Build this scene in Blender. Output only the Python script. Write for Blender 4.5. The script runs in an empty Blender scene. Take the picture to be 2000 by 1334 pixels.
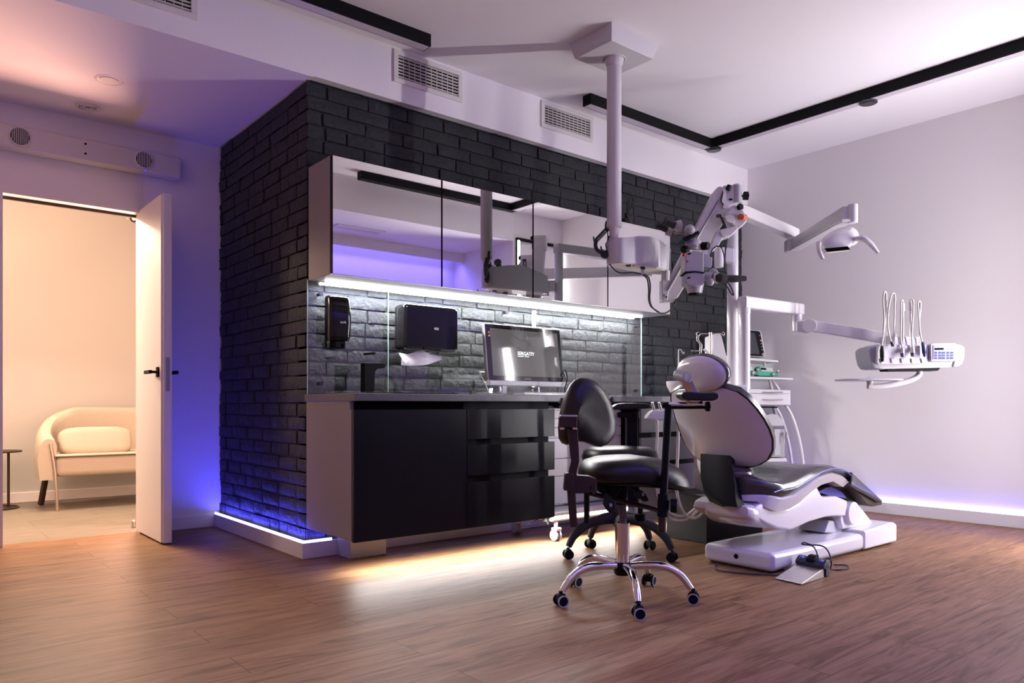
import bpy, bmesh, math, random
from mathutils import Vector, Matrix, noise
R = random.Random(7)
sc = bpy.context.scene
COL = sc.collection
# ------------------------------------------------------------------ camera
FPX, HY, CH = 1468.0, 791.0, 0.82            # focal length (px of a 2000 px frame), horizon row, lens height
TH = math.atan2(1773, 1468)
S_, C_ = math.sin(TH), math.cos(TH)
cam_d = bpy.data.cameras.new('camera'); cam = bpy.data.objects.new('camera', cam_d); COL.objects.link(cam)
cam_d.sensor_width = 36; cam_d.lens = FPX / 2000 * 36; cam_d.shift_y = (HY - 667) / 2000
cam_d.clip_start = 0.02; cam_d.clip_end = 60
RV = Vector((S_, -C_, 0)); FV = Vector((C_, S_, 0)); UV = Vector((0, 0, 1))
cam.matrix_world = Matrix(((RV.x, 0, -FV.x, 0), (RV.y, 0, -FV.y, 0), (0, 1, 0, CH), (0, 0, 0, 1)))
sc.camera = cam
# ------------------------------------------------------------------ world and view
w = bpy.data.worlds.new('world'); sc.world = w; w.use_nodes = True
w.node_tree.nodes['Background'].inputs[0].default_value = (.6, .55, .7, 1)
w.node_tree.nodes['Background'].inputs[1].default_value = 0.05
sc.view_settings.view_transform = 'Standard'; sc.view_settings.look = 'None'
sc.view_settings.exposure = 0.27; sc.view_settings.gamma = 1.0; sc.view_settings.use_curve_mapping = False
sc.cycles.use_denoising = True
sc.cycles.max_bounces = 10; sc.cycles.diffuse_bounces = 6; sc.cycles.glossy_bounces = 6; sc.cycles.transparent_max_bounces = 12
sc.cycles.caustics_reflective = False; sc.cycles.caustics_refractive = False
sc.cycles.sample_clamp_indirect = 4.0
sc.cycles.use_light_tree = True
# ------------------------------------------------------------------ lights (the room's own LED strips and lamps)
def area(name, loc, target, size, size_y, power, color, spread=180, along=None):
    l = bpy.data.lights.new(name, 'AREA'); l.shape = 'RECTANGLE'; l.size = size; l.size_y = size_y
    l.energy = power; l.color = color; l.spread = math.radians(spread)
    o = bpy.data.objects.new(name, l); COL.objects.link(o)
    z = -(Vector(target) - Vector(loc)).normalized()          # light shines along -z
    x = Vector(along or (1, 0, 0)); x = (x - z * x.dot(z)).normalized(); y = z.cross(x)
    o.matrix_world = Matrix(((x.x, y.x, z.x, loc[0]), (x.y, y.y, z.y, loc[1]), (x.z, y.z, z.z, loc[2]), (0, 0, 0, 1)))
    return o
WHITE = (1, .96, .93)
BLUE = (.05, .05, 1)
# strip under the wall cabinets, strip under the base cabinets
area('under_cabinet_light', (3.08, 3.740, 1.4755), (3.08, 3.755, 0), 2.56, .010, 74, (1, .97, .97))
area('plinth_light', (3.10, 3.305, .153), (3.10, 3.26, 0), 2.72, .016, 27, (1, .97, .97), 160)
# the two upright light bars of the frame at the far right, facing the room
area('light_bar_glow', (5.785, .9615, 1.16), (5.3, 3.0, 1.1), .026, 2.1, 9, (1, .95, .97), 180, (1, 0, 0))
area('light_bar_glow', (5.160, .9615, 1.16), (3.8, 2.7, 1.16), .026, 2.1, 76, (1, .95, .97), 180, (1, 0, 0))
# blue cove over the wall behind the camera
area('cove_light', (2.0, -.05, 2.50), (2.0, .75, 0), 6.0, .05, 50, (.17, .13, 1), 135)
# blue strips on the plinth and the right-hand baseboard
area('skirting_light', (1.706, 4.48, .0965), (1.70, 4.48, 2), .012, 1.38, 6.5, BLUE, 170)
area('skirting_light', (1.80, 3.7925, .0965), (1.80, 3.79, 2), .12, .010, .5, BLUE, 170)
area('skirting_light', (3.9, 3.798, .0945), (3.9, 3.7, 1), 3.6, .008, 2.2, BLUE, 175)
area('skirting_light', (5.797, 2.35, .0965), (5.75, 2.35, 2), .008, 2.8, 4.0, (.10, .08, 1), 175)
# the warm hallway
area('hall_light', (.85, 6.35, 2.56), (.80, 4.6, 0), .7, .5, 122, (1, .77, .58), 150)
area('hall_light', (-.7, 7.0, 2.54), (.6, 5.7, .9), .5, .5, 60, (1, .70, .46), 180)
area('hall_lamp', (1.65, 6.2, .85), (.8, 4.6, 2.2), .5, .5, 95, (1, .52, .36), 180)
# ------------------------------------------------------------------ materials
def nm(name):
    m = bpy.data.materials.new(name); m.use_nodes = True
    return m, m.node_tree.nodes, m.node_tree.links, m.node_tree.nodes['Principled BSDF']
def mat(name, col, rough=.5, metal=0.0, coat=0.0, bump=0.0, bscale=60, spec=.5, var=0.0):
    m, n, l, b = nm(name)
    b.inputs['Base Color'].default_value = (*col, 1); b.inputs['Roughness'].default_value = rough
    b.inputs['Metallic'].default_value = metal; b.inputs['Coat Weight'].default_value = coat
    b.inputs['Specular IOR Level'].default_value = spec; b.inputs['Coat Roughness'].default_value = .05
    tc = n.new('ShaderNodeTexCoord'); ns = n.new('ShaderNodeTexNoise'); l.new(tc.outputs['Object'], ns.inputs['Vector'])
    ns.inputs['Scale'].default_value = bscale; ns.inputs['Detail'].default_value = 4
    mr = n.new('ShaderNodeMapRange'); l.new(ns.outputs['Fac'], mr.inputs[0])
    mr.inputs[3].default_value = max(0, rough - .012); mr.inputs[4].default_value = min(1, rough + .012)
    l.new(mr.outputs[0], b.inputs['Roughness'])
    if var:
        mx = n.new('ShaderNodeMix'); mx.data_type = 'RGBA'; l.new(ns.outputs['Fac'], mx.inputs[0])
        mx.inputs[6].default_value = (*[c * (1 - var) for c in col], 1); mx.inputs[7].default_value = (*[min(1, c * (1 + var)) for c in col], 1)
        l.new(mx.outputs[2], b.inputs['Base Color'])
    if bump:
        bp = n.new('ShaderNodeBump'); bp.inputs['Strength'].default_value = bump; bp.inputs['Distance'].default_value = .002
        l.new(ns.outputs['Fac'], bp.inputs['Height']); l.new(bp.outputs[0], b.inputs['Normal'])
    return m
def emit(name, col, s):
    m = bpy.data.materials.new(name); m.use_nodes = True; n = m.node_tree.nodes; n.clear()
    e = n.new('ShaderNodeEmission'); o = n.new('ShaderNodeOutputMaterial'); m.node_tree.links.new(e.outputs[0], o.inputs[0])
    e.inputs[0].default_value = (*col, 1); e.inputs[1].default_value = s
    return m
M = {}
M['wall'] = mat('wall_paint', (.82, .79, .80), .75, bump=.05, bscale=300)
M['ceil'] = mat('ceiling_paint', (.84, .81, .83), .8, bump=.05, bscale=300)
M['hallwall'] = mat('hall_paint', (.53, .52, .49), .8, bump=.05, bscale=200)
M['white'] = mat('white_plastic', (.64, .62, .64), .22, coat=.4)
M['whitem'] = mat('white_enamel', (.60, .58, .60), .38)
M['doorw'] = mat('door_paint', (.80, .76, .75), .45)
M['skirt'] = mat('skirting_paint', (.72, .70, .71), .4)
M['black'] = mat('black_plastic', (.007, .007, .009), .42, spec=.3)
M['blackm'] = mat('black_powder_coat', (.004, .004, .005), .6, spec=.15)
M['blackg'] = mat('black_gloss', (.006, .006, .007), .12, coat=.12, spec=.3)
M['leather'] = mat('black_leather', (.008, .008, .008), .36, bump=.25, bscale=350, spec=.38)
M['uphol'] = mat('dark_grey_upholstery', (.045, .043, .043), .26, coat=.35, bump=.05, bscale=250)
M['cab'] = mat('black_cabinet_front', (.005, .005, .009), .32, spec=.2)
M['cabside'] = mat('grey_cabinet_side', (.24, .215, .21), .5)
M['cabgrey'] = mat('grey_cabinet_front', (.12, .12, .135), .45)
M['work'] = mat('grey_stone_worktop', (.10, .10, .115), .4, bump=.1, bscale=90, var=.35)
M['chrome'] = mat('chrome', (.85, .85, .87), .08, metal=1)
M['steel'] = mat('brushed_steel', (.55, .52, .50), .32, metal=1)
M['darksteel'] = mat('dark_steel', (.10, .10, .12), .3, metal=1)
M['grey'] = mat('grey_plastic', (.33, .33, .36), .4)
M['midgrey'] = mat('light_grey_plastic', (.42, .41, .44), .35)
M['rubber'] = mat('black_rubber', (.02, .02, .022), .7)
M['hose'] = mat('grey_hose', (.55, .51, .47), .45)
M['green'] = mat('green_plastic', (.01, .30, .17), .4)
M['orange'] = mat('orange_plastic', (.55, .13, .05), .4)
M['red'] = mat('red_badge', (.7, .03, .02), .4)
M['navy'] = mat('navy_handpiece', (.01, .015, .07), .25)
M['bluekey'] = mat('blue_keys', (.035, .06, .20), .4)
M['paper'] = mat('paper_towel', (.85, .83, .85), .9)
M['cream'] = mat('cream_velvet', (.46, .40, .32), .75, bump=.15, bscale=60, var=.05)
M['brass'] = mat('pale_metal', (.60, .50, .42), .3, metal=1)
M['bronze'] = mat('bronze_bar', (.035, .018, .012), .5, spec=.3)
M['vent'] = mat('vent_paint', (.72, .69, .66), .5)
M['dark'] = mat('dark_void', (.004, .004, .004), .9, spec=0)
M['screen'] = mat('screen_glass', (.012, .012, .013), .012, spec=.6, coat=1.0)
M['screenw'] = emit('screen_text', (1, 1, 1), 1.6)
M['amber'] = mat('amber_button', (.9, .35, .08), .4)
M['ledw'] = emit('led_white', (1, .97, .96), 9)
M['ledb'] = emit('led_blue', (.55, .5, 1), 4.0)
M['ledbb'] = emit('led_bar_white', (1, .96, .95), 12)
M['coveb'] = emit('cove_blue', (.12, .12, 1), 1.2)
M['ledoff'] = mat('lamp_diffuser', (.55, .50, .56), .3)
def mirror():
    m, n, l, b = nm('mirror_door'); b.inputs['Base Color'].default_value = (.92, .92, .93, 1)
    b.inputs['Metallic'].default_value = 1; b.inputs['Roughness'].default_value = .012
    return m
M['mirror'] = mirror()
def glass(name, tint, fr):
    m = bpy.data.materials.new(name); m.use_nodes = True; n = m.node_tree.nodes; l = m.node_tree.links; n.clear()
    t = n.new('ShaderNodeBsdfTransparent'); t.inputs[0].default_value = (*tint, 1)
    g = n.new('ShaderNodeBsdfGlossy'); g.inputs['Roughness'].default_value = .01
    f = n.new('ShaderNodeMapRange'); lw = n.new('ShaderNodeLayerWeight'); lw.inputs[0].default_value = .35; l.new(lw.outputs['Facing'], f.inputs[0])
    f.inputs[3].default_value = fr; f.inputs[4].default_value = .22
    x = n.new('ShaderNodeMixShader'); o = n.new('ShaderNodeOutputMaterial')
    l.new(f.outputs[0], x.inputs[0]); l.new(t.outputs[0], x.inputs[1]); l.new(g.outputs[0], x.inputs[2]); l.new(x.outputs[0], o.inputs[0])
    return m
M['glass'] = glass('clear_glass', (.96, .98, .97), .07)
M['glassedge'] = mat('glass_edge', (.50, .80, .80), .15, spec=.8)
def wood(name, c1, c2, c3, pw, pl, rough):
    m, n, l, b = nm(name)
    tc = n.new('ShaderNodeTexCoord')
    br = n.new('ShaderNodeTexBrick'); l.new(tc.outputs['Object'], br.inputs['Vector'])
    br.offset = .37; br.inputs['Scale'].default_value = 1; br.inputs['Brick Width'].default_value = pl; br.inputs['Row Height'].default_value = pw
    br.inputs['Mortar Size'].default_value = .0012; br.inputs['Mortar Smooth'].default_value = .1; br.inputs['Bias'].default_value = 0
    br.inputs['Color1'].default_value = (.35, .35, .35, 1); br.inputs['Color2'].default_value = (.65, .65, .65, 1); br.inputs['Mortar'].default_value = (0, 0, 0, 1)
    ad = n.new('ShaderNodeVectorMath'); ad.operation = 'MULTIPLY_ADD'      # each plank gets its own piece of grain
    l.new(br.outputs['Color'], ad.inputs[0]); ad.inputs[1].default_value = (7, 5, 3); l.new(tc.outputs['Object'], ad.inputs[2])
    mp = n.new('ShaderNodeMapping'); mp.inputs['Scale'].default_value = (1.0, 9, 1); l.new(ad.outputs[0], mp.inputs['Vector'])
    n1 = n.new('ShaderNodeTexNoise'); n1.inputs['Scale'].default_value = 2.2; n1.inputs['Detail'].default_value = 9; n1.inputs['Roughness'].default_value = .62
    n1.inputs['Distortion'].default_value = 1.4; l.new(mp.outputs[0], n1.inputs['Vector'])
    mp2 = n.new('ShaderNodeMapping'); mp2.inputs['Scale'].default_value = (2.5, 60, 1); l.new(ad.outputs[0], mp2.inputs['Vector'])
    n2 = n.new('ShaderNodeTexNoise'); n2.inputs['Scale'].default_value = 3; n2.inputs['Detail'].default_value = 5; l.new(mp2.outputs[0], n2.inputs['Vector'])
    cr = n.new('ShaderNodeValToRGB'); l.new(n1.outputs['Fac'], cr.inputs[0])
    cr.color_ramp.elements[0].position = .33; cr.color_ramp.elements[0].color = (*c1, 1)
    cr.color_ramp.elements[1].position = .67; cr.color_ramp.elements[1].color = (*c3, 1)
    e = cr.color_ramp.elements.new(.48); e.color = (*c2, 1)
    x1 = n.new('ShaderNodeMix'); x1.data_type = 'RGBA'; x1.blend_type = 'MULTIPLY'; x1.inputs[0].default_value = .55
    l.new(cr.outputs[0], x1.inputs[6])
    mr = n.new('ShaderNodeMapRange'); mr.inputs[1].default_value = .3; mr.inputs[2].default_value = .7; mr.inputs[3].default_value = .55; mr.inputs[4].default_value = 1.2
    l.new(n2.outputs['Fac'], mr.inputs[0]); l.new(mr.outputs[0], x1.inputs[7])
    x2 = n.new('ShaderNodeMix'); x2.data_type = 'RGBA'; l.new(br.outputs['Fac'], x2.inputs[0]); l.new(x1.outputs[2], x2.inputs[6]); x2.inputs[7].default_value = (*[c * .35 for c in c1], 1)
    l.new(x2.outputs[2], b.inputs['Base Color'])
    b.inputs['Roughness'].default_value = rough; b.inputs['Specular IOR Level'].default_value = .12
    bp = n.new('ShaderNodeBump'); bp.inputs['Strength'].default_value = .25; bp.inputs['Distance'].default_value = .002
    l.new(n2.outputs['Fac'], bp.inputs['Height']); l.new(bp.outputs[0], b.inputs['Normal'])
    return m
M['floor'] = wood('oak_planks', (.13, .064, .028), (.215, .112, .052), (.285, .158, .079), .19, 1.35, .5)
M['hallfloor'] = wood('pale_tiles', (.18, .15, .115), (.22, .185, .145), (.26, .22, .175), .3, 1.2, .45)
def brickmat():
    m, n, l, b = nm('black_painted_brick')
    tc = n.new('ShaderNodeTexCoord')
    a = n.new('ShaderNodeTexNoise'); a.inputs['Scale'].default_value = 38; a.inputs['Detail'].default_value = 8; a.inputs['Roughness'].default_value = .65; l.new(tc.outputs['Object'], a.inputs['Vector'])
    c = n.new('ShaderNodeTexVoronoi'); c.inputs['Scale'].default_value = 26; l.new(tc.outputs['Object'], c.inputs['Vector'])
    m2 = n.new('ShaderNodeMath'); m2.operation = 'MULTIPLY_ADD'; l.new(c.outputs['Distance'], m2.inputs[0]); m2.inputs[1].default_value = .35; l.new(a.outputs['Fac'], m2.inputs[2])
    bp = n.new('ShaderNodeBump'); bp.inputs['Strength'].default_value = 1; bp.inputs['Distance'].default_value = .011
    l.new(m2.outputs[0], bp.inputs['Height']); l.new(bp.outputs[0], b.inputs['Normal'])
    mx = n.new('ShaderNodeMix'); mx.data_type = 'RGBA'; l.new(a.outputs['Fac'], mx.inputs[0])
    mx.inputs[6].default_value = (.009, .010, .013, 1); mx.inputs[7].default_value = (.038, .041, .048, 1); l.new(mx.outputs[2], b.inputs['Base Color'])
    b.inputs['Roughness'].default_value = .55; b.inputs['Specular IOR Level'].default_value = .3
    return m
M['brick'] = brickmat()
# ------------------------------------------------------------------ points: a pixel of the photo plus a real plane or depth gives a place
def ray(px, py):
    r = (px - 1000) / FPX; u = (HY - py) / FPX
    return Vector((r * S_ + C_, -r * C_ + S_, u))
CAM = Vector((0, 0, CH))
def V(px, py, f): return CAM + ray(px, py) * f
def onY(px, py, Y): a = ray(px, py); return CAM + a * (Y / a.y)
def onX(px, py, X): a = ray(px, py); return CAM + a * (X / a.x)
def onZ(px, py, z): a = ray(px, py); return CAM + a * ((z - CH) / a.z)
# ------------------------------------------------------------------ mesh helpers
def frame(axis):
    a = Vector(axis).normalized(); t = Vector((0, 0, 1)) if abs(a.z) < .9 else Vector((1, 0, 0))
    u = a.cross(t).normalized(); return a, u, a.cross(u).normalized()
class MB:
    def __init__(s): s.b = bmesh.new()
    def merge(s, b2, bevel=0, seg=2, smooth=True):
        if bevel:
            bmesh.ops.recalc_face_normals(b2, faces=b2.faces)
            es = [e for e in b2.edges if len(e.link_faces) == 2 and e.calc_face_angle(0) > .5]
            if es: bmesh.ops.bevel(b2, geom=es, offset=bevel, segments=seg, profile=.5, affect='EDGES', clamp_overlap=True)
        bmesh.ops.recalc_face_normals(b2, faces=b2.faces)
        me = bpy.data.meshes.new('t'); b2.to_mesh(me); b2.free(); s.b.from_mesh(me); bpy.data.meshes.remove(me); return s
    def box(s, x0, x1, y0, y1, z0, z1, bevel=0, seg=2):
        b = bmesh.new(); v = [b.verts.new((x, y, z)) for z in (z0, z1) for x, y in ((x0, y0), (x1, y0), (x1, y1), (x0, y1))]
        for f in ((0, 3, 2, 1), (4, 5, 6, 7), (0, 1, 5, 4), (1, 2, 6, 5), (2, 3, 7, 6), (3, 0, 4, 7)): b.faces.new([v[i] for i in f])
        return s.merge(b, bevel, seg)
    def prism(s, pts, ext, bevel=0, seg=2, taper=1.0):
        b = bmesh.new(); pts = [Vector(p) for p in pts]; e = Vector(ext); c = sum(pts, Vector()) / len(pts)
        a = [b.verts.new(p) for p in pts]; d = [b.verts.new(c + (p - c) * taper + e) for p in pts]
        b.faces.new(a); b.faces.new(d[::-1]); n = len(a)
        for i in range(n): b.faces.new((a[i], d[i], d[(i + 1) % n], a[(i + 1) % n]))
        return s.merge(b, bevel, seg)
    def bar(s, p, q, w_, h_, up=(0, 0, 1), bevel=0, w2=None, h2=None):
        p, q = Vector(p), Vector(q); a = (q - p).normalized(); u = Vector(up); x = a.cross(u).normalized(); y = x.cross(a)
        w2 = w2 or w_; h2 = h2 or h_; b = bmesh.new(); vs = []
        for c, ww, hh in ((p, w_, h_), (q, w2, h2)):
            vs.append([b.verts.new(c + x * sx * ww / 2 + y * sy * hh / 2) for sx, sy in ((-1, -1), (1, -1), (1, 1), (-1, 1))])
        b.faces.new(vs[0][::-1]); b.faces.new(vs[1])
        for i in range(4): b.faces.new((vs[0][i], vs[0][(i + 1) % 4], vs[1][(i + 1) % 4], vs[1][i]))
        return s.merge(b, bevel)
    def cyl(s, p, q, r, r2=None, n=28, bevel=0):
        p, q = Vector(p), Vector(q); r2 = r if r2 is None else r2; a, u, v = frame(q - p); b = bmesh.new()
        A = [b.verts.new(p + (u * math.cos(t) + v * math.sin(t)) * r) for t in (i * 2 * math.pi / n for i in range(n))]
        B = [b.verts.new(q + (u * math.cos(t) + v * math.sin(t)) * r2) for t in (i * 2 * math.pi / n for i in range(n))]
        b.faces.new(A[::-1]); b.faces.new(B)
        for i in range(n): b.faces.new((A[i], A[(i + 1) % n], B[(i + 1) % n], B[i]))
        return s.merge(b, bevel)
    def loft(s, rings, cap=True, closed=True):
        b = bmesh.new(); rr = [[b.verts.new(p) for p in r] for r in rings]; n = len(rr[0])
        for A, B in zip(rr, rr[1:]):
            for i in range(n if closed else n - 1): b.faces.new((A[i], A[(i + 1) % n], B[(i + 1) % n], B[i]))
        if cap: b.faces.new(rr[0][::-1]); b.faces.new(rr[-1])
        return s.merge(b)
    def lathe(s, base, prof, axis=(0, 0, 1), n=32, cap=True):
        a, u, v = frame(axis); base = Vector(base)
        rings = [[base + a * h + (u * math.cos(t) + v * math.sin(t)) * max(r, .0004) for t in (i * 2 * math.pi / n for i in range(n))] for r, h in prof]
        return s.loft(rings, cap)
    def tube(s, pts, r, n=10, sub=6, radii=None, flat=None):
        pts = [Vector(p) for p in pts]; P = []; RR = []
        m = len(pts); radii = radii or [r] * m
        for i in range(m - 1):
            a = pts[max(i - 1, 0)]; b_ = pts[i]; c = pts[i + 1]; d = pts[min(i + 2, m - 1)]
            for k in range(sub):
                t = k / sub
                P.append(.5 * ((2 * b_) + (c - a) * t + (2 * a - 5 * b_ + 4 * c - d) * t * t + (3 * b_ - a - 3 * c + d) * t ** 3)); RR.append(radii[i] * (1 - t) + radii[i + 1] * t)
        P.append(pts[-1]); RR.append(radii[-1])
        tg = (P[1] - P[0]).normalized(); _, u, v = frame(tg); rings = []
        for i, p in enumerate(P):
            t2 = (P[min(i + 1, len(P) - 1)] - P[max(i - 1, 0)]).normalized()
            u = (u - t2 * u.dot(t2)).normalized(); v = t2.cross(u)
            rings.append([p + (u * math.cos(q) + v * math.sin(q) * (flat or 1)) * RR[i] for q in (j * 2 * math.pi / n for j in range(n))])
        return s.loft(rings)
    def ball(s, c, rx, ry=None, rz=None, axes=None, n=20, m=14, p=1.0):
        ry = ry or rx; rz = rz or rx; c = Vector(c); X, Y, Z = [Vector(a) for a in (axes or ((1, 0, 0), (0, 1, 0), (0, 0, 1)))]
        pw = lambda t: math.copysign(abs(t) ** p, t); rings = []
        for j in range(m + 1):
            f = -math.pi / 2 + math.pi * (j + .02) / (m + .04)
            rings.append([c + X * rx * pw(math.cos(f)) * pw(math.cos(q)) + Y * ry * pw(math.cos(f)) * pw(math.sin(q)) + Z * rz * pw(math.sin(f)) for q in (i * 2 * math.pi / n for i in range(n))])
        return s.loft(rings)
    def slab(s, pix, f, thick, bevel=0, seg=2, taper=1.0):
        """an outline seen from the front at distance f, carried back by its real thickness"""
        return s.prism([V(x, y, f) for x, y in pix], FV * thick, bevel, seg, taper)
    def build(s, name, m, parent=None, smooth=True, kind=None, label=None, sub=0):
        me = bpy.data.meshes.new(name)
        off = Vector(parent['_w']) if parent is not None else Vector((0, 0, 0))
        if parent is not None: bmesh.ops.translate(s.b, verts=s.b.verts, vec=-off)
        if smooth:
            for f in s.b.faces: f.smooth = True
            for e in s.b.edges: e.smooth = not (len(e.link_faces) == 2 and e.calc_face_angle(0) > .8)
        s.b.to_mesh(me); s.b.free(); me.materials.append(M[m] if isinstance(m, str) else m)
        o = bpy.data.objects.new(name, me); COL.objects.link(o)
        if parent is not None: o.parent = parent; o['_w'] = parent['_w']
        if smooth and not sub and len(me.polygons) > 6: wn = o.modifiers.new('normals', 'WEIGHTED_NORMAL'); wn.keep_sharp = True
        if sub: md = o.modifiers.new('subsurf', 'SUBSURF'); md.levels = md.render_levels = sub
        if kind: o['kind'] = kind
        if label: o['label'] = label
        return o
def thing(name, label, cat, loc=(0, 0, 0), group=None):
    o = bpy.data.objects.new(name, None); COL.objects.link(o); o.empty_display_size = .05
    o.location = Vector(loc); o['_w'] = list(loc); o['label'] = label; o['category'] = cat
    if group: o['group'] = group
    return o
def tag(o, label, cat, group=None):
    o['label'] = label; o['category'] = cat
    if group: o['group'] = group
    return o
def single(mb, name, m, label, cat, loc, group=None, smooth=True):
    """a thing that is one mesh, with its origin at its base"""
    bmesh.ops.translate(mb.b, verts=mb.b.verts, vec=-Vector(loc))
    o = mb.build(name, m, None, smooth); o.location = Vector(loc); return tag(o, label, cat, group)
def dup(root, delta, label, group=None):
    r = root.copy(); COL.objects.link(r); r.location = Vector(root.location) + Vector(delta); r['label'] = label
    if group: r['group'] = group
    for ch in list(root.children):
        c = ch.copy(); COL.objects.link(c); c.parent = r
        for g in ch.children:
            d = g.copy(); COL.objects.link(d); d.parent = c
    return r
def text(body, origin, xdir, ydir, size, m, parent, name='lettering', align='CENTER'):
    cu = bpy.data.curves.new(name, 'FONT'); cu.body = body; cu.size = size; cu.align_x = align; cu.align_y = 'CENTER'; cu.extrude = .0003
    tmp = bpy.data.objects.new(name, cu); me = bpy.data.meshes.new_from_object(tmp); bpy.data.objects.remove(tmp); me.name = name
    me.materials.clear(); me.materials.append(M[m]); o = bpy.data.objects.new(name, me); COL.objects.link(o)
    x = Vector(xdir).normalized(); y = Vector(ydir); y = (y - x * y.dot(x)).normalized(); z = x.cross(y)
    p = Vector(origin) - (Vector(parent['_w']) if parent is not None else Vector())
    if parent is not None: o.parent = parent
    o.matrix_basis = Matrix(((x.x, y.x, z.x, p.x), (x.y, y.y, z.y, p.y), (x.z, y.z, z.z, p.z), (0, 0, 0, 1)))
    return o
# ================================================================== THE SETTING
XL, XR, YB, YL, YC, ZH, ZL = -2.2, 5.81, -.15, 5.215, 3.77, 2.887, 2.572
def struct(mb, name, m, parent=None, smooth=False): return mb.build(name, m, parent, smooth, kind='structure')
struct(MB().box(XL - .1, XR + .1, YB - .1, 5.30, -.08, 0), 'floor', 'floor')
struct(MB().box(XL - .1, XR + .1, 5.30, 7.7, -.08, -.002), 'floor.001', 'hallfloor')
struct(MB().box(XL, XR + .1, .93, YC, ZH, ZH + .1), 'ceiling', 'ceil')
struct(MB().box(XL, 1.745, YC, YL, ZL, ZH + .1).box(1.745, XR, YC, 3.825, 2.578, ZH + .1), 'ceiling.001', 'ceil')
struct(MB().box(XL, 5.105, YB, .93, 2.565, ZH + .1), 'ceiling.002', 'ceil')
struct(MB().box(XL, 5.105, .0, .03, 2.462, 2.565), 'trim_1', 'ceil')
struct(MB().box(XR, XR + .1, .93, 5.3, 0, ZH + .1), 'wall_right', 'wall')
struct(MB().box(5.105, XR + .1, YB, .93, 0, ZH + .1), 'wall_pier', 'wall')
struct(MB().box(XL, 5.105, YB - .1, YB, 0, 2.6), 'wall_front', 'wall')
struct(MB().box(XL - .1, XL, YB - .1, YL, 0, ZH + .1), 'wall_far_left', 'wall')
struct(MB().box(XL, .488, YL, 5.30, 0, ZL).box(1.243, 1.78, YL, 5.30, 0, ZL).box(.488, 1.243, YL, 5.30, 2.068, ZL), 'wall_left', 'wall')
# door lining
struct(MB().box(.488, 1.243, 5.208, 5.30, 2.045, 2.068).box(.488, .502, 5.208, 5.30, 0, 2.045).box(1.229, 1.243, 5.215, 5.30, 0, 2.045), 'trim_2', 'doorw')
struct(MB().box(.502, 1.229, 5.285, 5.30, 2.028, 2.045), 'trim_3', 'bronze')
# hallway shell
struct(MB().box(XL, 3.0, 7.50, 7.6, 0, 2.62), 'wall_hall', 'hallwall')
struct(MB().box(XL - .1, XL, 5.3, 7.6, 0, 2.62).box(2.55, 2.65, 5.3, 7.6, 0, 2.62), 'wall_hall_sides', 'hallwall')
struct(MB().box(XL, 2.65, 5.3, 7.6, 2.6, 2.7), 'ceiling.003', 'hallwall')
struct(MB().box(XL, 2.55, 7.485, 7.5, 0, .085, .003), 'baseboard_hall', 'doorw')
# baseboards
struct(MB().box(XL, .48, 5.195, YL, 0, .078, .003).box(1.26, 1.69, 5.195, YL, 0, .078, .003), 'baseboard_left', 'skirt')
struct(MB().box(1.690, 1.725, 3.785, 5.20, 0, .083, .001).box(1.7252, 1.905, 3.785, 3.82, 0, .083, .001), 'baseboard_brick', 'skirt')
struct(MB().box(1.905, XR - .02, 3.79, 3.82, 0, .083, .001), 'baseboard_back', 'skirt')
struct(MB().box(5.79, XR, .93, 3.79, 0, .083, .001), 'baseboard_right', 'skirt')
# LED strips (lamps of their own)
def strip(mb, label, m, loc, name='led_strip', grp=None): return single(mb, name, m, label, 'led strip', loc, grp, False)
strip(MB().box(1.692, 1.702, 3.79, 5.195, .083, .096).box(1.7021, 1.86, 3.787, 3.797, .083, .096), 'glowing blue-white led strip on the skirting of the brick corner', 'ledb', (1.7, 4.4, .083))
strip(MB().box(1.91, 5.79, 3.793, 3.803, .083, .094), 'blue led strip along the back skirting behind the stools', 'ledb', (3.8, 3.8, .083))
strip(MB().box(5.792, 5.802, .94, 3.79, .083, .096), 'glowing blue-white led strip on the skirting of the right wall', 'ledb', (5.797, 2.3, .083))
strip(MB().box(1.80, 4.365, 3.7325, 3.7475, 1.477, 1.488), 'bright white led strip under the mirrored wall cabinets', 'ledw', (3.08, 3.715, 1.476))
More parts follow.
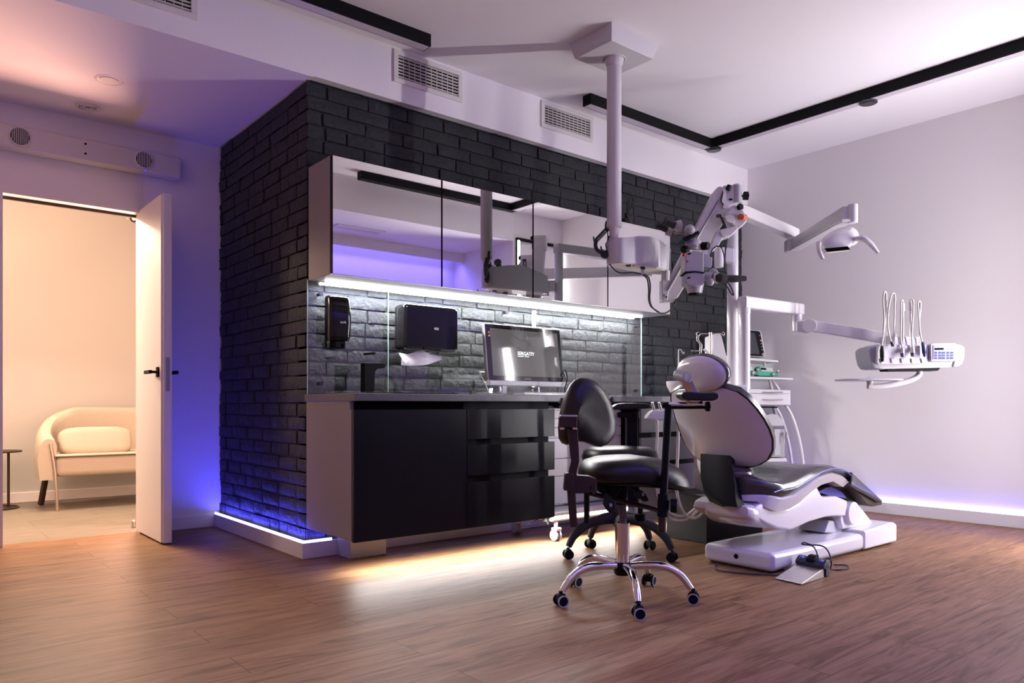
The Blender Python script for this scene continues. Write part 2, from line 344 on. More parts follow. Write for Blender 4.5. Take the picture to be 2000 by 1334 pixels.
# ---- brick wall: every brick a block of relief standing off the mortar
def brick_face(mb, O, U, N, L, H, seed, start):
    rr = random.Random(seed); ch = .0755; bl = .255; jt = .009; z = 0; row = 0
    b = bmesh.new()
    while z < H - .01:
        h = min(ch, H - z); x = -(bl / 2 if row % 2 else 0) - start
        while x < L:
            ln = bl * rr.uniform(.93, 1.05) if rr.random() > .12 else bl * .5
            x0 = max(0, x + jt * rr.uniform(.3, .8)); x1 = min(L, x + ln - jt * rr.uniform(.3, .8)); x += ln
            if x1 - x0 < .02: continue
            z0 = z + jt * rr.uniform(.3, .8); z1 = z + h - jt * rr.uniform(.3, .8); d = rr.uniform(.009, .016); nx = max(2, int((x1 - x0) / .032)); nz = 3
            til = rr.uniform(-.003, .003); g = []
            for j in range(nz + 1):
                r = []
                for i in range(nx + 1):
                    u = x0 + (x1 - x0) * i / nx; zz = z0 + (z1 - z0) * j / nz; q = Vector((u * 26 + seed, zz * 34, row * .7))
                    edge = i in (0, nx) or j in (0, nz)
                    du = noise.noise(q) * .0032; dz = noise.noise(q + Vector((9, 4, 2))) * .0032
                    if x0 == 0 and i == 0: du = 0
                    if x1 == L and i == nx: du = 0
                    dd = d + til * (i / nx - .5) * 2 + noise.noise(q * 1.4 + Vector((3, 3, 3))) * .005 - (.004 if edge else 0)
                    r.append(b.verts.new(Vector(O) + Vector(U) * (u + du) + Vector((0, 0, zz + dz)) + Vector(N) * dd))
                g.append(r)
            for j in range(nz):
                for i in range(nx): b.faces.new((g[j][i], g[j][i + 1], g[j + 1][i + 1], g[j + 1][i]))
            ring = g[0] + [g[j][nx] for j in range(1, nz + 1)] + g[nz][::-1][1:] + [g[j][0] for j in range(nz - 1, 0, -1)]
            cen = Vector(O) + Vector(U) * ((x0 + x1) / 2) + Vector((0, 0, (z0 + z1) / 2))
            low = [b.verts.new(v.co - Vector(N) * ((v.co - cen).dot(Vector(N)) + .002) + (v.co - cen) * .012) for v in ring]
            for i in range(len(ring)): b.faces.new((ring[i], low[i], low[(i + 1) % len(ring)], ring[(i + 1) % len(ring)]))
        z += ch; row += 1
    mb.merge(b)
wb = MB(); wb.box(1.742, XR, 3.832, 3.95, 0, 2.577); ws = MB(); ws.box(1.742, 1.86, 3.951, YL, 0, ZL).box(1.742, 1.7425, 3.832, 3.951, 0, ZL)
brick_face(wb, (1.742 - .010, 3.832, 0), (1, 0, 0), (0, -1, 0), 4.07, 2.58, 3, .02)
brick_face(ws, (1.742, 3.832 - .010, 0), (0, 1, 0), (-1, 0, 0), YL - 3.822, 2.572, 11, .12)
wb.build('wall_back', 'brick', None, True, kind='structure'); ws.build('wall_left_brick', 'brick', None, True, kind='structure')
# ---- door leaf, opened into the room
dr = MB().box(1.226, 1.236, 4.712, 5.292, .012, 2.058).box(1.236, 1.283, 4.695, 5.292, .008, 2.062, .002).build('door_1', 'doorw', None, True, kind='structure')
dr['_w'] = [0, 0, 0]
for sx, x in ((-1, 1.226), (1, 1.283)):
    hd = MB().box(min(x, x + sx * .010), max(x, x + sx * .010), 4.745, 4.785, .985, 1.045, .002)
    hd.cyl((x, 4.765, 1.015), (x + sx * .055, 4.765, 1.015), .008).box(x + sx * .045 - .008, x + sx * .045 + .008, 4.757, 4.88 if sx < 0 else 4.86, 1.005, 1.026, .002)
    hd.build('door_handle', 'blackm', dr)
MB().box(1.248, 1.270, 4.691, 4.696, .90, 1.10, .004).box(1.252, 1.266, 4.6895, 4.692, .99, 1.02).build('lock_plate', 'grey', dr)
# ================================================================== CEILING
def zbox(x0, x1, y0, y1, z0, z1, bevel=0): return MB().box(x0, x1, y0, y1, z0, z1, bevel)
t = thing('linear_ceiling_light', 'black linear ceiling light ending above the brick wall corner', 'ceiling light', (1.2, 3.56, 2.887), 'black linear ceiling lights')
zbox(XL + .02, 2.325, 3.515, 3.59, 2.818, 2.887, .001).build('housing', 'blackm', t)
zbox(XL + .03, 2.317, 3.524, 3.581, 2.8155, 2.8178).build('diffuser', 'ledoff', t)
t = thing('linear_ceiling_light', 'black L-shaped linear ceiling light turning the corner above the dental chair', 'ceiling light', (4.95, 3.5, 2.887), 'black linear ceiling lights')
zbox(3.575, 4.985, 3.500, 3.575, 2.818, 2.887, .001).box(4.912, 4.985, 1.12, 3.52, 2.8181, 2.8869, .001).box(3.2, 4.985, 1.06, 1.135, 2.818, 2.887, .001).build('housing', 'blackm', t)
zbox(3.583, 4.90, 3.509, 3.566, 2.8155, 2.8178).box(4.921, 4.976, 1.15, 3.45, 2.8155, 2.8178).build('diffuser', 'ledoff', t)
t = thing('spotlight', 'round black spotlight at the corner joint of the L-shaped ceiling light', 'spotlight', (4.95, 3.5, 2.887), 'round spotlights in the black ceiling light')
MB().cyl((4.955, 3.515, 2.814), (4.955, 3.515, 2.885), .056).build('housing', 'blackm', t)
MB().lathe((4.955, 3.515, 2.804), [(.050, 0), (.056, .003), (.056, .012)]).build('rim', 'darksteel', t); MB().cyl((4.955, 3.515, 2.801), (4.955, 3.515, 2.806), .042).build('lens', 'darksteel', t)
c = onZ(1696, 203, 2.803)
dup(t, (c.x - 4.955, c.y - 3.515, 0), 'round black spotlight halfway along the right run of the L-shaped ceiling light')
def vent(x0, x1, z0, z1, label, dark):
    t = thing('air_vent', label, 'air vent', ((x0 + x1) / 2, YC, z0), 'wall grilles in the white bulkhead')
    fw = .028; y0, y1 = YC - .012, YC + .001
    m = MB().box(x0, x1, y0, y1, z0, z0 + fw, .002).box(x0, x1, y0, y1, z1 - fw, z1, .002).box(x0, x0 + fw, y0, y1, z0 + fw, z1 - fw).box(x1 - fw, x1, y0, y1, z0 + fw, z1 - fw)
    m.build('frame', 'vent', t)
    MB().box(x0 + fw, x1 - fw, YC - .0012, YC - .0002, z0 + fw, z1 - fw).build('backing', 'dark' , t)
    m = MB(); n = 7
    for i in range(n):
        z = z0 + fw + (z1 - z0 - 2 * fw) * (i + .5) / n
        m.bar((x0 + fw - .002, YC - .007, z), (x1 - fw + .002, YC - .007, z), .011, .0022, (0, .35, 1))
    m.build('slats', 'vent', t, False)
    m = MB(); k = 11
    for i in range(1, k):
        x = x0 + fw + (x1 - x0 - 2 * fw) * i / k; m.box(x - .0015, x + .0015, YC - .005, YC - .0015, z0 + fw, z1 - fw)
    m.build('fins', 'vent' if dark else 'hose', t, False)
vent(2.233, 2.716, 2.682, 2.870, 'white slatted air vent in the bulkhead, beside the end of the left black light', True)
vent(3.372, 3.862, 2.690, 2.870, 'white slatted air vent in the bulkhead, just left of the microscope column', True)
vent(.66, 1.143, 2.676, 2.86, 'white slatted air vent cut by the top edge, above the pink lower ceiling', True)
for (x, y, r, lab) in ((.912, 4.508, .060, 'flat round downlight in the low ceiling, the one nearer the bulkhead'), (.895, 4.985, .085, 'larger round ceiling diffuser with concentric rings above the wall unit')):
    t = thing('ceiling_speaker' if r > .07 else 'downlight', lab, 'ceiling light' if r < .07 else 'ceiling diffuser', (x, y, ZL))
    MB().lathe((x, y, ZL + .001), [(r + .012, 0), (r + .012, -.002), (r, -.006), (r - .006, -.002), (.001, -.002)]).build('rim', 'doorw', t)
    if r > .07:
        m = MB()
        for k in range(4): m.lathe((x, y, ZL - .001), [(r * (.80 - .17 * k), 0), (r * (.80 - .17 * k), -.005), (r * (.74 - .17 * k), -.007), (r * (.70 - .17 * k), -.001)])
        m.build('rings', 'vent', t)
    else: MB().cyl((x, y, ZL - .005), (x, y, ZL - .001), r * .8).build('diffuser', 'vent', t)
# ---- white tubular air steriliser over the door
t = thing('air_purifier', 'long white wall-mounted air purifier with round grilles above the doorway', 'air purifier', (.9, 5.21, 2.35))
MB().box(-.35, 1.462, 5.12, 5.213, 2.288, 2.424, .014, 3).build('casing', 'whitem', t)
MB().box(1.440, 1.4425, 5.1185, 5.213, 2.287, 2.425, .001).build('end_cap', 'whitem', t)
for i, (px, py) in enumerate(((39, 267), (281.5, 312.5))):
    p = onY(px, py, 5.12); g = MB().lathe((p.x, 5.121, p.z), [(.046, .001), (.058, .0), (.058, .006), (.050, .011), (.046, .004), (.046, .001)], (0, -1, 0), cap=False); gr = g.build('grille', 'whitem', t)
    MB().cyl((p.x, 5.1195, p.z), (p.x, 5.1175, p.z), .046).build('opening', 'dark', gr)
    m = MB()
    for k in range(-4, 5):
        h = math.sqrt(max(0, .045 ** 2 - (k * .0095) ** 2)); m.box(p.x + k * .0095 - .0022, p.x + k * .0095 + .0022, 5.112, 5.117, p.z - h, p.z + h)
    m.build('bars', 'whitem', gr, False)
for px, py in ((167, 281), (167, 300)):
    p = onY(px, py, 5.12); MB().cyl((p.x, 5.1215, p.z), (p.x, 5.1185, p.z), .0065, n=14).build('screw', 'dark', t)
p = onY(284, 333, 5.12); MB().box(p.x - .008, p.x + .008, 5.1185, 5.1215, p.z - .003, p.z + .001).build('indicator_lamp', emit('small_blue_lamp', (.1, .08, 1), 1.0), t)
# ---- front side of the room (seen in the mirrors)
t = thing('light_frame', 'black frame with two upright white light bars on the wall pier', 'light fixture', (5.48, .93, 0))
MB().box(5.14, 5.80, .93, .955, 2.575, 2.605).build('top_rail', 'blackm', t)
for x in (5.165, 5.785):
    MB().box(x - .022, x + .022, .93, .952, .1, 2.6).build('profile', 'blackm', t)
    MB().box(x - .013, x + .013, .952, .960, .1, 2.575).build('light_bar', 'ledbb', t)
t = thing('ceiling_cassette', 'slim ceiling air outlet in the low ceiling facing the mirrors', 'air vent', (3.58, .36, 2.565))
MB().box(3.32, 3.84, .27, .45, 2.555, 2.566, .002).build('frame', 'vent', t); MB().box(3.35, 3.81, .32, .40, 2.553, 2.5545).build('slot', 'hose', t)
# ================================================================== FITTED FURNITURE
UY = 3.54                                                     # face of the mirrored doors
seams = [1.7376, 2.414, 3.102, 3.781, 4.455]
labs = ['mirrored wall cabinet at the brick corner, with the grey side panel showing', 'mirrored wall cabinet second from the brick corner',
        'mirrored wall cabinet third from the brick corner, just left of the microscope column', 'mirrored wall cabinet farthest from the brick corner, behind the microscope']
for i in range(4):
    a, b = seams[i], seams[i + 1]
    t = thing('mirrored_wall_cabinet', labs[i], 'wall cabinet', ((a + b) / 2, 3.68, 1.49), 'mirrored wall cabinets')
    MB().box(a + (0 if i == 0 else .0004), b - .0004, UY + .022, 3.817, 1.49, 2.098, .001).build('body', 'cabside' , t)
    MB().box(a + .002, b - .002, UY + .024, 3.80, 1.4885, 1.4897).build('underside', 'whitem', t)
    d = MB().box(a + .0025, b - .0025, UY + .004, UY + .020, 1.492, 2.096).build('door', 'blackm', t)
    MB().box(a + .0055, b - .0055, UY, UY + .004, 1.4925, 2.0955).build('mirror', 'mirror', d)
    MB().box(a + .002, b - .002, UY + .002, UY + .022, 1.4885, 1.4918).build('edge_profile', 'steel', t)
# worktop
single(MB().box(1.712, 4.52, 3.245, 3.812, .840, .877, .002), 'worktop', 'work', 'long dark grey stone worktop running under the glass splashback', 'worktop', (3.1, 3.53, .84))
def front(x0, x1, z0, z1, par, name, m, y=3.27): return MB().box(x0, x1, y, y + .019, z0, z1, .0012).build(name, m, par)
t = thing('base_cabinet', 'black single-door base cabinet with grey side under the sink', 'cabinet', (2.06, 3.55, .155))
MB().box(1.718, 2.393, 3.292, 3.80, .160, .797, .001).box(1.718, 2.393, 3.31, 3.80, .797, .839).build('body', 'cabside', t)
MB().box(1.740, 2.392, 3.300, 3.32, .797, .838).build('handle_recess', 'dark', t)
front(1.720, 2.391, .155, .797, t, 'door', 'cab')
t = thing('drawer_cabinet', 'black base cabinet with three drawers next to the sink cabinet', 'cabinet', (2.72, 3.55, .155))
MB().box(2.3932, 3.022, 3.31, 3.80, .160, .839, .001).build('body', 'blackm', t)
for z0, z1 in ((.635, .797), (.438, .603), (.155, .401)): front(2.395, 3.036, z0, z1, t, 'drawer', 'cab')
t = thing('cabinet_plinth_block', 'pale box foot under the black cabinet at the corner', 'plinth', (2.0, 3.7, 0))
MB().box(1.888, 2.106, 3.63, 3.782, 0, .1595, .002).build('block', 'midgrey', t)
t = thing('drawer_cabinet', 'grey base cabinet with three drawers behind the stools', 'cabinet', (4.15, 3.55, .135))
MB().box(3.815, 4.505, 3.31, 3.80, .14, .839, .001).build('body', 'blackm', t)
for z0, z1 in ((.637, .797), (.444, .602), (.135, .413)): front(3.812, 4.505, z0, z1, t, 'drawer', 'cabgrey')
# white rolling pedestal in the knee space
t = thing('rolling_drawer_cart', 'white drawer cart on castors, behind the black drawer cabinet', 'cart', (3.4, 3.62, 0))
MB().box(3.05, 3.805, 3.45, 3.78, .19, .80, .003).build('body', 'whitem', t)
zz = [.20, .374, .485, .614, .680, .736, .79]
for a, b in zip(zz, zz[1:]): MB().box(3.055, 3.80, 3.436, 3.45, a + .002, b - .003, .002).build('drawer', 'whitem', t)
MB().box(3.05, 3.74, 3.31, 3.74, .115, .185, .02, 3).build('base', 'white', t)
for x, y in ((3.10, 3.33), (3.69, 3.33), (3.10, 3.70), (3.69, 3.70)):
    cs = MB().cyl((x, y, .075), (x, y, .118), .012).box(x - .022, x + .022, y - .03, y + .02, .06, .082, .006).build('castor', 'white', t)
    for s in (-1, 1): MB().cyl((x + s * .008, y, .034), (x + s * .02, y, .034), .034, bevel=.003).build('wheel', 'midgrey', cs)
    MB().cyl((x - .0079, y, .034), (x + .0079, y, .034), .010).build('axle', 'grey', cs)
# ---- glass splashback
t = thing('glass_splashback', 'clear glass splashback with green edges in front of the brick, above the worktop', 'splashback', (3.05, 3.78, .878))
for a, b in ((1.715, 2.205), (2.208, 4.405)):
    MB().box(a, b, 3.776, 3.782, .8775, 1.4885).build('glass_panel', 'glass', t)
for x, tk in ((1.713, .0016), (2.2055, .0005), (4.4055, .001)): MB().box(x, x + tk, 3.7755, 3.7825, .8775, 1.4885).build('edge', 'glassedge', t, False)
for x, z in ((1.787, 1.416), (1.787, .936), (3.077, 1.42), (4.363, 1.415), (4.352, .929)):
    MB().cyl((x, 3.807, z), (x, 3.768, z), .009).cyl((x, 3.769, z), (x, 3.765, z), .012).build('standoff', 'darksteel', t)
m = MB().tube([(1.722, 3.79, 1.452), (1.75, 3.792, 1.452), (1.775, 3.795, 1.447), (1.787, 3.80, 1.432)], .0028, n=8)
m.build('cable', 'rubber', t)
# ---- dispensers hung on the splashback
t = thing('soap_dispenser', 'tall black soap dispenser hanging on the glass', 'soap dispenser', (1.86, 3.775, 1.13))
rings = []
for z, w_, d_ in ((1.165, .058, .085), (1.185, .062, .095), (1.26, .0635, .105), (1.34, .0625, .10), (1.395, .060, .085), (1.408, .052, .07)):
    ring = []
    for k in range(28):
        q = k * 2 * math.pi / 28; cx, cy = math.cos(q), math.sin(q)
        ring.append((1.862 + w_ * math.copysign(abs(cx) ** .45, cx), 3.774 - d_ / 2 + d_ / 2 * math.copysign(abs(cy) ** .45, cy), z))
    rings.append([Vector(p) for p in ring])
MB().loft(rings).build('casing', 'blackg', t)
MB().box(1.832, 1.90, 3.70, 3.765, 1.125, 1.166, .008, 3).cyl((1.885, 3.70, 1.13), (1.885, 3.70, 1.15), .010).build('nozzle', 'blackm', t)
text('tork', (1.866, 3.667, 1.262), (1, 0, 0), (0, 0, 1), .020, 'paper', t, 'logo')
t = thing('towel_dispenser', 'wide black paper towel dispenser hanging on the glass', 'towel dispenser', (2.38, 3.775, 1.13))
MB().box(2.235, 2.606, 3.645, 3.774, 1.135, 1.397, .026, 4).build('casing', 'blackg', t)
MB().box(2.245, 2.596, 3.641, 3.649, 1.150, 1.378, .003).build('cover', 'blackg', t)
MB().box(2.36, 2.48, 3.642, 3.70, 1.139, 1.155, .003).build('slot', 'blackm', t)
m = MB()
lg = Vector((2.445, 3.6405, 1.262)); m.prism([lg + Vector(p) for p in ((-.017, 0, 0), (-.013, 0, .006), (-.006, 0, .008), (0, 0, .006), (.014, 0, .007), (.016, 0, -.006), (.002, 0, -.007), (-.013, 0, -.005))], (0, -.0008, 0)); m.build('logo', 'paper', t)
text('TORK', lg + Vector((0, -.0012, 0)), (1, 0, 0), (0, 0, 1), .009, 'black', t, 'logo_lettering')
b = bmesh.new(); top = [onY(x, y, 3.70) for x, y in ((779, 689), (796, 692), (806, 689), (813, 686.5), (826, 685.5), (834, 688), (842, 692), (850, 692))]
bot = [onY(x, y, 3.66) for x, y in ((784, 713), (795, 714), (806, 714), (815, 714), (826, 713.5), (836, 712), (850, 707), (864, 702))]
mid = [(p + q) / 2 + Vector((0, -.02 + .012 * math.sin(i * 1.3), 0)) for i, (p, q) in enumerate(zip(top, bot))]
m = MB(); rows = [top, mid, bot]; bb = bmesh.new(); g = [[bb.verts.new(p) for p in r] for r in rows] ; g2 = [[bb.verts.new(p + Vector((0, .002, 0))) for p in r] for r in rows]
for G in (g, g2):
    for A, B in zip(G, G[1:]):
        for i in range(7): bb.faces.new((A[i], A[i + 1], B[i + 1], B[i]))
ro = lambda G: G[0] + [G[1][-1]] + G[2][::-1] + [G[1][0]]
A, B = ro(g), ro(g2)
for i in range(len(A)): bb.faces.new((A[i], B[i], B[(i + 1) % len(A)], A[(i + 1) % len(A)]))
m.merge(bb); single(m, 'paper_towel', 'paper', 'white paper towel hanging from the black towel dispenser', 'paper towel', (2.4, 3.68, 1.10)); b.free()
# ---- sink and faucet
t = thing('sink', 'black sink rim standing up slightly from the worktop below the faucet', 'sink', (2.1, 3.5, .877))
MB().box(1.80, 2.35, 3.30, 3.318, .8772, .884, .001).box(1.80, 2.35, 3.682, 3.70, .8772, .884, .001).box(1.80, 1.818, 3.318, 3.682, .8772, .884, .001).box(2.332, 2.35, 3.318, 3.682, .8772, .884, .001).build('rim', 'blackm', t)
MB().box(1.818, 2.332, 3.318, 3.682, .8772, .8785).build('basin', 'blackg', t)
p = onY(732, 768, 3.60)
t = thing('faucet', 'square black faucet rising from the sink', 'faucet', (p.x, 3.60, .877))
MB().prism([onY(x, y, 3.60) for x, y in ((712, 708.5), (748, 709), (755, 713), (751, 719), (737, 720.5), (733, 727), (731, 768), (712, 768))], (0, .045, 0), .002).build('body', 'blackm', t)
MB().box(p.x - .07, p.x - .05, 3.50, 3.60, 1.086, 1.098, .002).build('spout', 'blackm', t)
# ---- computer
DIM = mat('dim_screen', (.045, .043, .042), .012, spec=.6, coat=1.0)
DIM.node_tree.nodes['Principled BSDF'].inputs['Emission Color'].default_value = (1, .97, .95, 1); DIM.node_tree.nodes['Principled BSDF'].inputs['Emission Strength'].default_value = .07
t = thing('desktop_computer', 'silver all-in-one touchscreen computer tilted back on the worktop', 'computer', (3.0, 3.42, .877))
TL, TR_, BR_, BL_ = onY(946, 631, 3.49), onY(1095.5, 646, 3.49), onY(1103, 748, 3.45), onY(951, 743, 3.45)
X = (TR_ - TL); Y = (TL - BL_)
TR_ = TL + Vector((X.x, .012, 0)); BL_ = Vector((TL.x + .0, 3.45, BL_.z)); BR_ = Vector((TR_.x, 3.462, BL_.z))
N = (BR_ - BL_).cross(TL - BL_).normalized()
if N.y > 0: N = -N
MB().prism([TL, TR_, BR_, BL_], -N * .032, .006).build('casing', 'steel', t)
def inset(k0, k1, k2, k3): 
    U = (BR_ - BL_); W = (TL - BL_); return [BL_ + U * k0 + W * k3, BL_ + U * k1 + W * k3, BL_ + U * k1 + W * k2, BL_ + U * k0 + W * k2]
MB().prism(inset(.006, .994, .01, .992), N * .0016).build('glass_front', 'screen', t)
MB().prism(inset(.06, .955, .09, .92), N * .002).build('screen', DIM, t)
MB().box(BL_.x, BR_.x, BL_.y - .012, BL_.y + .02, BL_.z - .028, BL_.z + .002, .003).build('speaker_bar', 'midgrey', t)
U = (BR_ - BL_); W = (TL - BL_)
text('SERGATIY', BL_ + U * .50 + W * .50 + N * .0026, U, W, .031, 'screenw', t, 'screen_lettering')
m = MB(); c0 = BL_ + U * .39 + W * .445 + N * .0022
for k in range(13):
    if k != 7: m.prism([c0 + U * (k * .0115 + a) + W * b for a, b in ((0, 0), (.0085, 0), (.0085, .012), (0, .012))], N * .0005)
m.build('small_lettering', 'screenw', t, False)
m = MB(); c0 = BL_ + U * .035 + W * .83 + N * .0022
for k in range(2): m.prism([c0 + W * (-.06 + .06 * k) + U * a + W * b for a, b in ((0, 0), (.02, 0), (.02, .03), (0, .03))], N * .0006)
m.build('desktop_icon', 'amber', t, False)
c0 = BL_ + U * .5 + W * .04 + N * .0022
MB().prism([c0 + U * a + W * b for a, b in ((-.04, 0), (.04, 0), (.04, .008), (-.04, .008))], N * .0004).build('maker_mark', 'midgrey', t)
for x, xx in ((BL_.x + .09, .0), (BR_.x - .22, .0)):
    MB().tube([(x, 3.455, .90), (x, 3.47, .98), (x, 3.50, 1.02)], .008, n=10).tube([(x, 3.40, .884), (x, 3.455, .886), (x, 3.58, .884)], .008, n=10).build('stand_leg', 'chrome', t)
MB().bar((BL_.x + .09, 3.50, 1.0), (BR_.x - .22, 3.50, 1.0), .02, .04).bar((BL_.x + .075, 3.40, .93), (BL_.x + .075, 3.40, .879), .03, .012, (0, 1, 0)).build('stand', 'midgrey', t)
cb = MB().tube([onY(1096, 735, 3.46), onY(1103, 722, 3.47), onY(1108, 738, 3.44), onY(1103, 760, 3.41), onY(1106, 772, 3.42)], .004, n=8)
cb.tube([onY(1078, 748, 3.47), onY(1088, 732, 3.49), onY(1098, 724, 3.49), onY(1106, 745, 3.47)], .003, n=8); cb.build('cables', 'rubber', t)
t = thing('keyboard', 'flat white keyboard lying in front of the computer', 'keyboard', (3.12, 3.32, .877))
MB().prism([(2.80, 3.27, .8775), (3.24, 3.27, .8775), (3.24, 3.39, .8775), (2.80, 3.39, .8775)], (0, 0, .012), .003).build('base', 'white', t)
m = MB()
for r in range(5):
    for k in range(15): m.box(2.808 + k * .0285, 2.833 + k * .0285, 3.278 + r * .022, 3.297 + r * .022, .8897, .8945, .0015)
m.build('keys', 'whitem', t)
t = thing('document_holder', 'thin bent metal holder standing on the worktop left of the computer', 'stand', (2.68, 3.6, .877))
MB().tube([onY(956, 770, 3.62), onY(949, 752, 3.62), onY(938, 730, 3.62), onY(940, 727, 3.62), onY(952, 727, 3.62)], .0035, n=8, sub=3).build('wire', 'steel', t)
# ---- reed diffuser on the wall cabinets
c = Vector((4.04, 3.60, 2.099)); t = thing('reed_diffuser', 'black bottle with thin black reeds on top of the mirrored cabinets', 'reed diffuser', c)
MB().lathe(c, [(.030, 0), (.036, .004), (.036, .030), (.028, .046), (.013, .058), (.012, .078), (.015, .080)]).build('bottle', 'blackg', t)
for px, py in ((1224, 374), (1229, 374), (1234, 375), (1243, 377), (1250, 376)):
    e = onY(px, py, 3.60); MB().cyl(c + Vector(((e.x - c.x) * -.1, 0, .05)), e, .0024, n=8).build('reed', 'black', t)
# black power plug dangling under the drawer cabinet
t = thing('power_plug', 'black power plug and cable dangling under the black drawers', 'plug', onY(1065, 1025, 3.34))
MB().tube([onY(1063, 1008, 3.34), onY(1064, 1018, 3.34)], .014, n=10).tube([onY(1066, 1018, 3.34), onY(1070, 1024, 3.34)], .008, n=8).build('plug', 'rubber', t)
MB().tube([onY(1062, 1006, 3.345), onY(1053, 1012, 3.35), onY(1040, 1020, 3.36), onY(1030, 1024, 3.36)], .003, n=8).tube([onY(1068, 1014, 3.34), onY(1074, 1018, 3.34), onY(1070, 1021, 3.34)], .002, n=8).build('cable', 'rubber', t)
# ================================================================== HALLWAY
t = thing('armchair', 'cream velvet tub armchair with thin metal front legs in the hallway', 'armchair', (1.35, 7.0, 0))
AX0, AX1 = onY(66, 870, 7.05).x, 2.02
fy = 6.80
def AY(px, py, Y): return onY(px, py, Y)
# wrap-round back: outline ring in plan, thickness and height varying
cx = (AX0 + AX1) / 2; hw = (AX1 - AX0) / 2
rings = []
NN = 30
for k in range(NN + 1):
    q = math.pi * k / NN; u = -math.cos(q)
    px_, py_ = cx + u * hw, 6.80 + .56 * math.sin(q) ** .55
    if k in (0, NN): py_ = 6.74
    h = .56 + (.80 - .56) * min(1, (math.sin(q) ** .8) * 1.12); inn = Vector((cx - px_, 6.9 - py_ if 0 < k < NN else 0, 0)).normalized()
    th_ = .115; o_ = Vector((px_, py_, 0)); pr_ = []
    for a, z in ((0, .24), (-.015, .40), (.0, h - .06), (.03, h - .01), (.06, h), (.10, h - .015), (th_, h - .06), (th_ - .01, .40), (th_ - .01, .24)):
        pr_.append(o_ + inn * a + Vector((0, 0, z)))
    rings.append(pr_)
MB().loft(rings).build('backrest', 'cream', t)
MB().box(AX0 + .10, AX1 - .10, 6.72, 7.22, .26, .42, .045, 4).build('seat', 'cream', t)
MB().box(AX0 + .10, AX1 - .10, 6.705, 7.22, .418, .432, .006).build('piping', 'cream', t)
for x in (AX0 + .10, AX1 - .10):
    MB().tube([(x - .03, 6.735, .52), (x, 6.732, .30), (x + .015, 6.73, .012)], .011, n=10, sub=4).cyl((x + .015, 6.73, 0), (x + .015, 6.73, .02), .012).build('front_leg', 'brass', t)
for x in (AX0 + .08, AX1 - .08): MB().bar((x + .02, 7.16, .25), (x - .01, 7.22, .002), .035, .035, bevel=.004).build('rear_leg', 'bronze', t)
p = onY(184, 860, 6.98)
tag_c = MB().ball((p.x, 6.93, .52), .27, .075, .12, ((1, 0, 0), (0, .95, -.25), (0, .25, .95)), p=.5)
single(tag_c, 'pillow', 'cream', 'cream lumbar pillow on the armchair seat', 'pillow', (p.x, 6.93, .42))
t = thing('side_table', 'round dark metal side table at the left edge of the hallway', 'side table', (.68, 7.1, 0))
p = onZ(18, 992, 0); t.location = (p.x, p.y, 0); t['_w'] = [p.x, p.y, 0]
cy_ = Vector((p.x - .10, p.y + .02, 0)); H_ = .445
MB().cyl(cy_ + Vector((0, 0, H_)), cy_ + Vector((0, 0, H_ + .012)), .19, bevel=.003).build('table_top', 'bronze', t)
MB().cyl((p.x - .005, p.y, .008), (p.x - .005, p.y, H_), .010).build('pole', 'bronze', t)
MB().lathe(cy_, [(.17, 0), (.172, .006), (.16, .012), (.155, .004)]).build('base', 'bronze', t)
t = thing('door_stop', 'small steel floor door stop beside the open door', 'door stop', onZ(261, 1029, 0))
p = onZ(261, 1030, 0); MB().cyl(p, p + Vector((0, 0, .034)), .013).build('post', 'steel', t); MB().ball(p + Vector((0, 0, .036)), .013).build('cap', 'steel', t)
p = onY(257, 428, 7.49)
t = thing('security_camera', 'small white dome security camera high on the hallway wall', 'security camera', p)
MB().lathe((p.x, 7.499, p.z + .03), [(.055, 0), (.055, .02), (.045, .03)], (0, -1, 0)).ball((p.x + .005, 7.44, p.z + .005), .048).build('housing', 'whitem', t)
dd = Vector((-.15, -.85, -.35)).normalized(); cc = Vector((p.x + .005, 7.44, p.z + .005))
MB().cyl(cc + dd * .034, cc + dd * .052, .034).build('lens_ring', 'bronze', t)
MB().cyl(cc + dd * .045, cc + dd * .054, .016).build('lens', 'brass', t)
# ================================================================== DENTAL CHAIR (lies along x, head towards the camera side)
YCH = 2.275
t = thing('dental_chair', 'white dental chair with dark grey upholstery on a long white floor base', 'dental chair', (3.9, 2.2, 0))
def pl(pts, Y): return [onY(1260 + x / 2.779, 680 + y / 2.779, Y) for x, y in pts]
# floor base
MB().prism([(3.275, 1.985, .010), (4.19, 1.975, .010), (4.19, 2.39, .010), (3.275, 2.39, .010)], (0, 0, .092), .028, 4).build('floor_base', 'white', t)
bs = MB().prism([(4.192, 1.975, .010), (4.60, 1.975, .010), (4.60, 1.975, .115), (4.56, 1.975, .128), (4.192, 1.975, .116)], (0, .42, 0), .014, 3); bs.build('base_cap', 'white', t)
MB().box(3.31, 4.58, 2.005, 2.37, .0, .018, .004).build('gasket', 'rubber', t)
MB().cyl((3.2755, 2.19, .060), (3.2732, 2.19, .060), .0125).build('socket', 'dark', t)
# scissor arm and pivot
MB().prism(pl([(1062, 905), (1075, 862), (1108, 832), (1150, 838), (1178, 868), (1245, 955), (1075, 985), (1062, 945)], 2.07), (0, .26, 0), .012, 3).build('pivot_housing', 'white', t)
MB().prism(pl([(975, 1003), (1000, 935), (1095, 940), (1075, 1006)], 2.10), (0, .16, 0), .008).build('link_cover', 'midgrey', t)
MB().cyl((4.215, 2.045, .205), (4.215, 2.37, .205), .066, bevel=.006).build('pivot_disc', 'white', t)
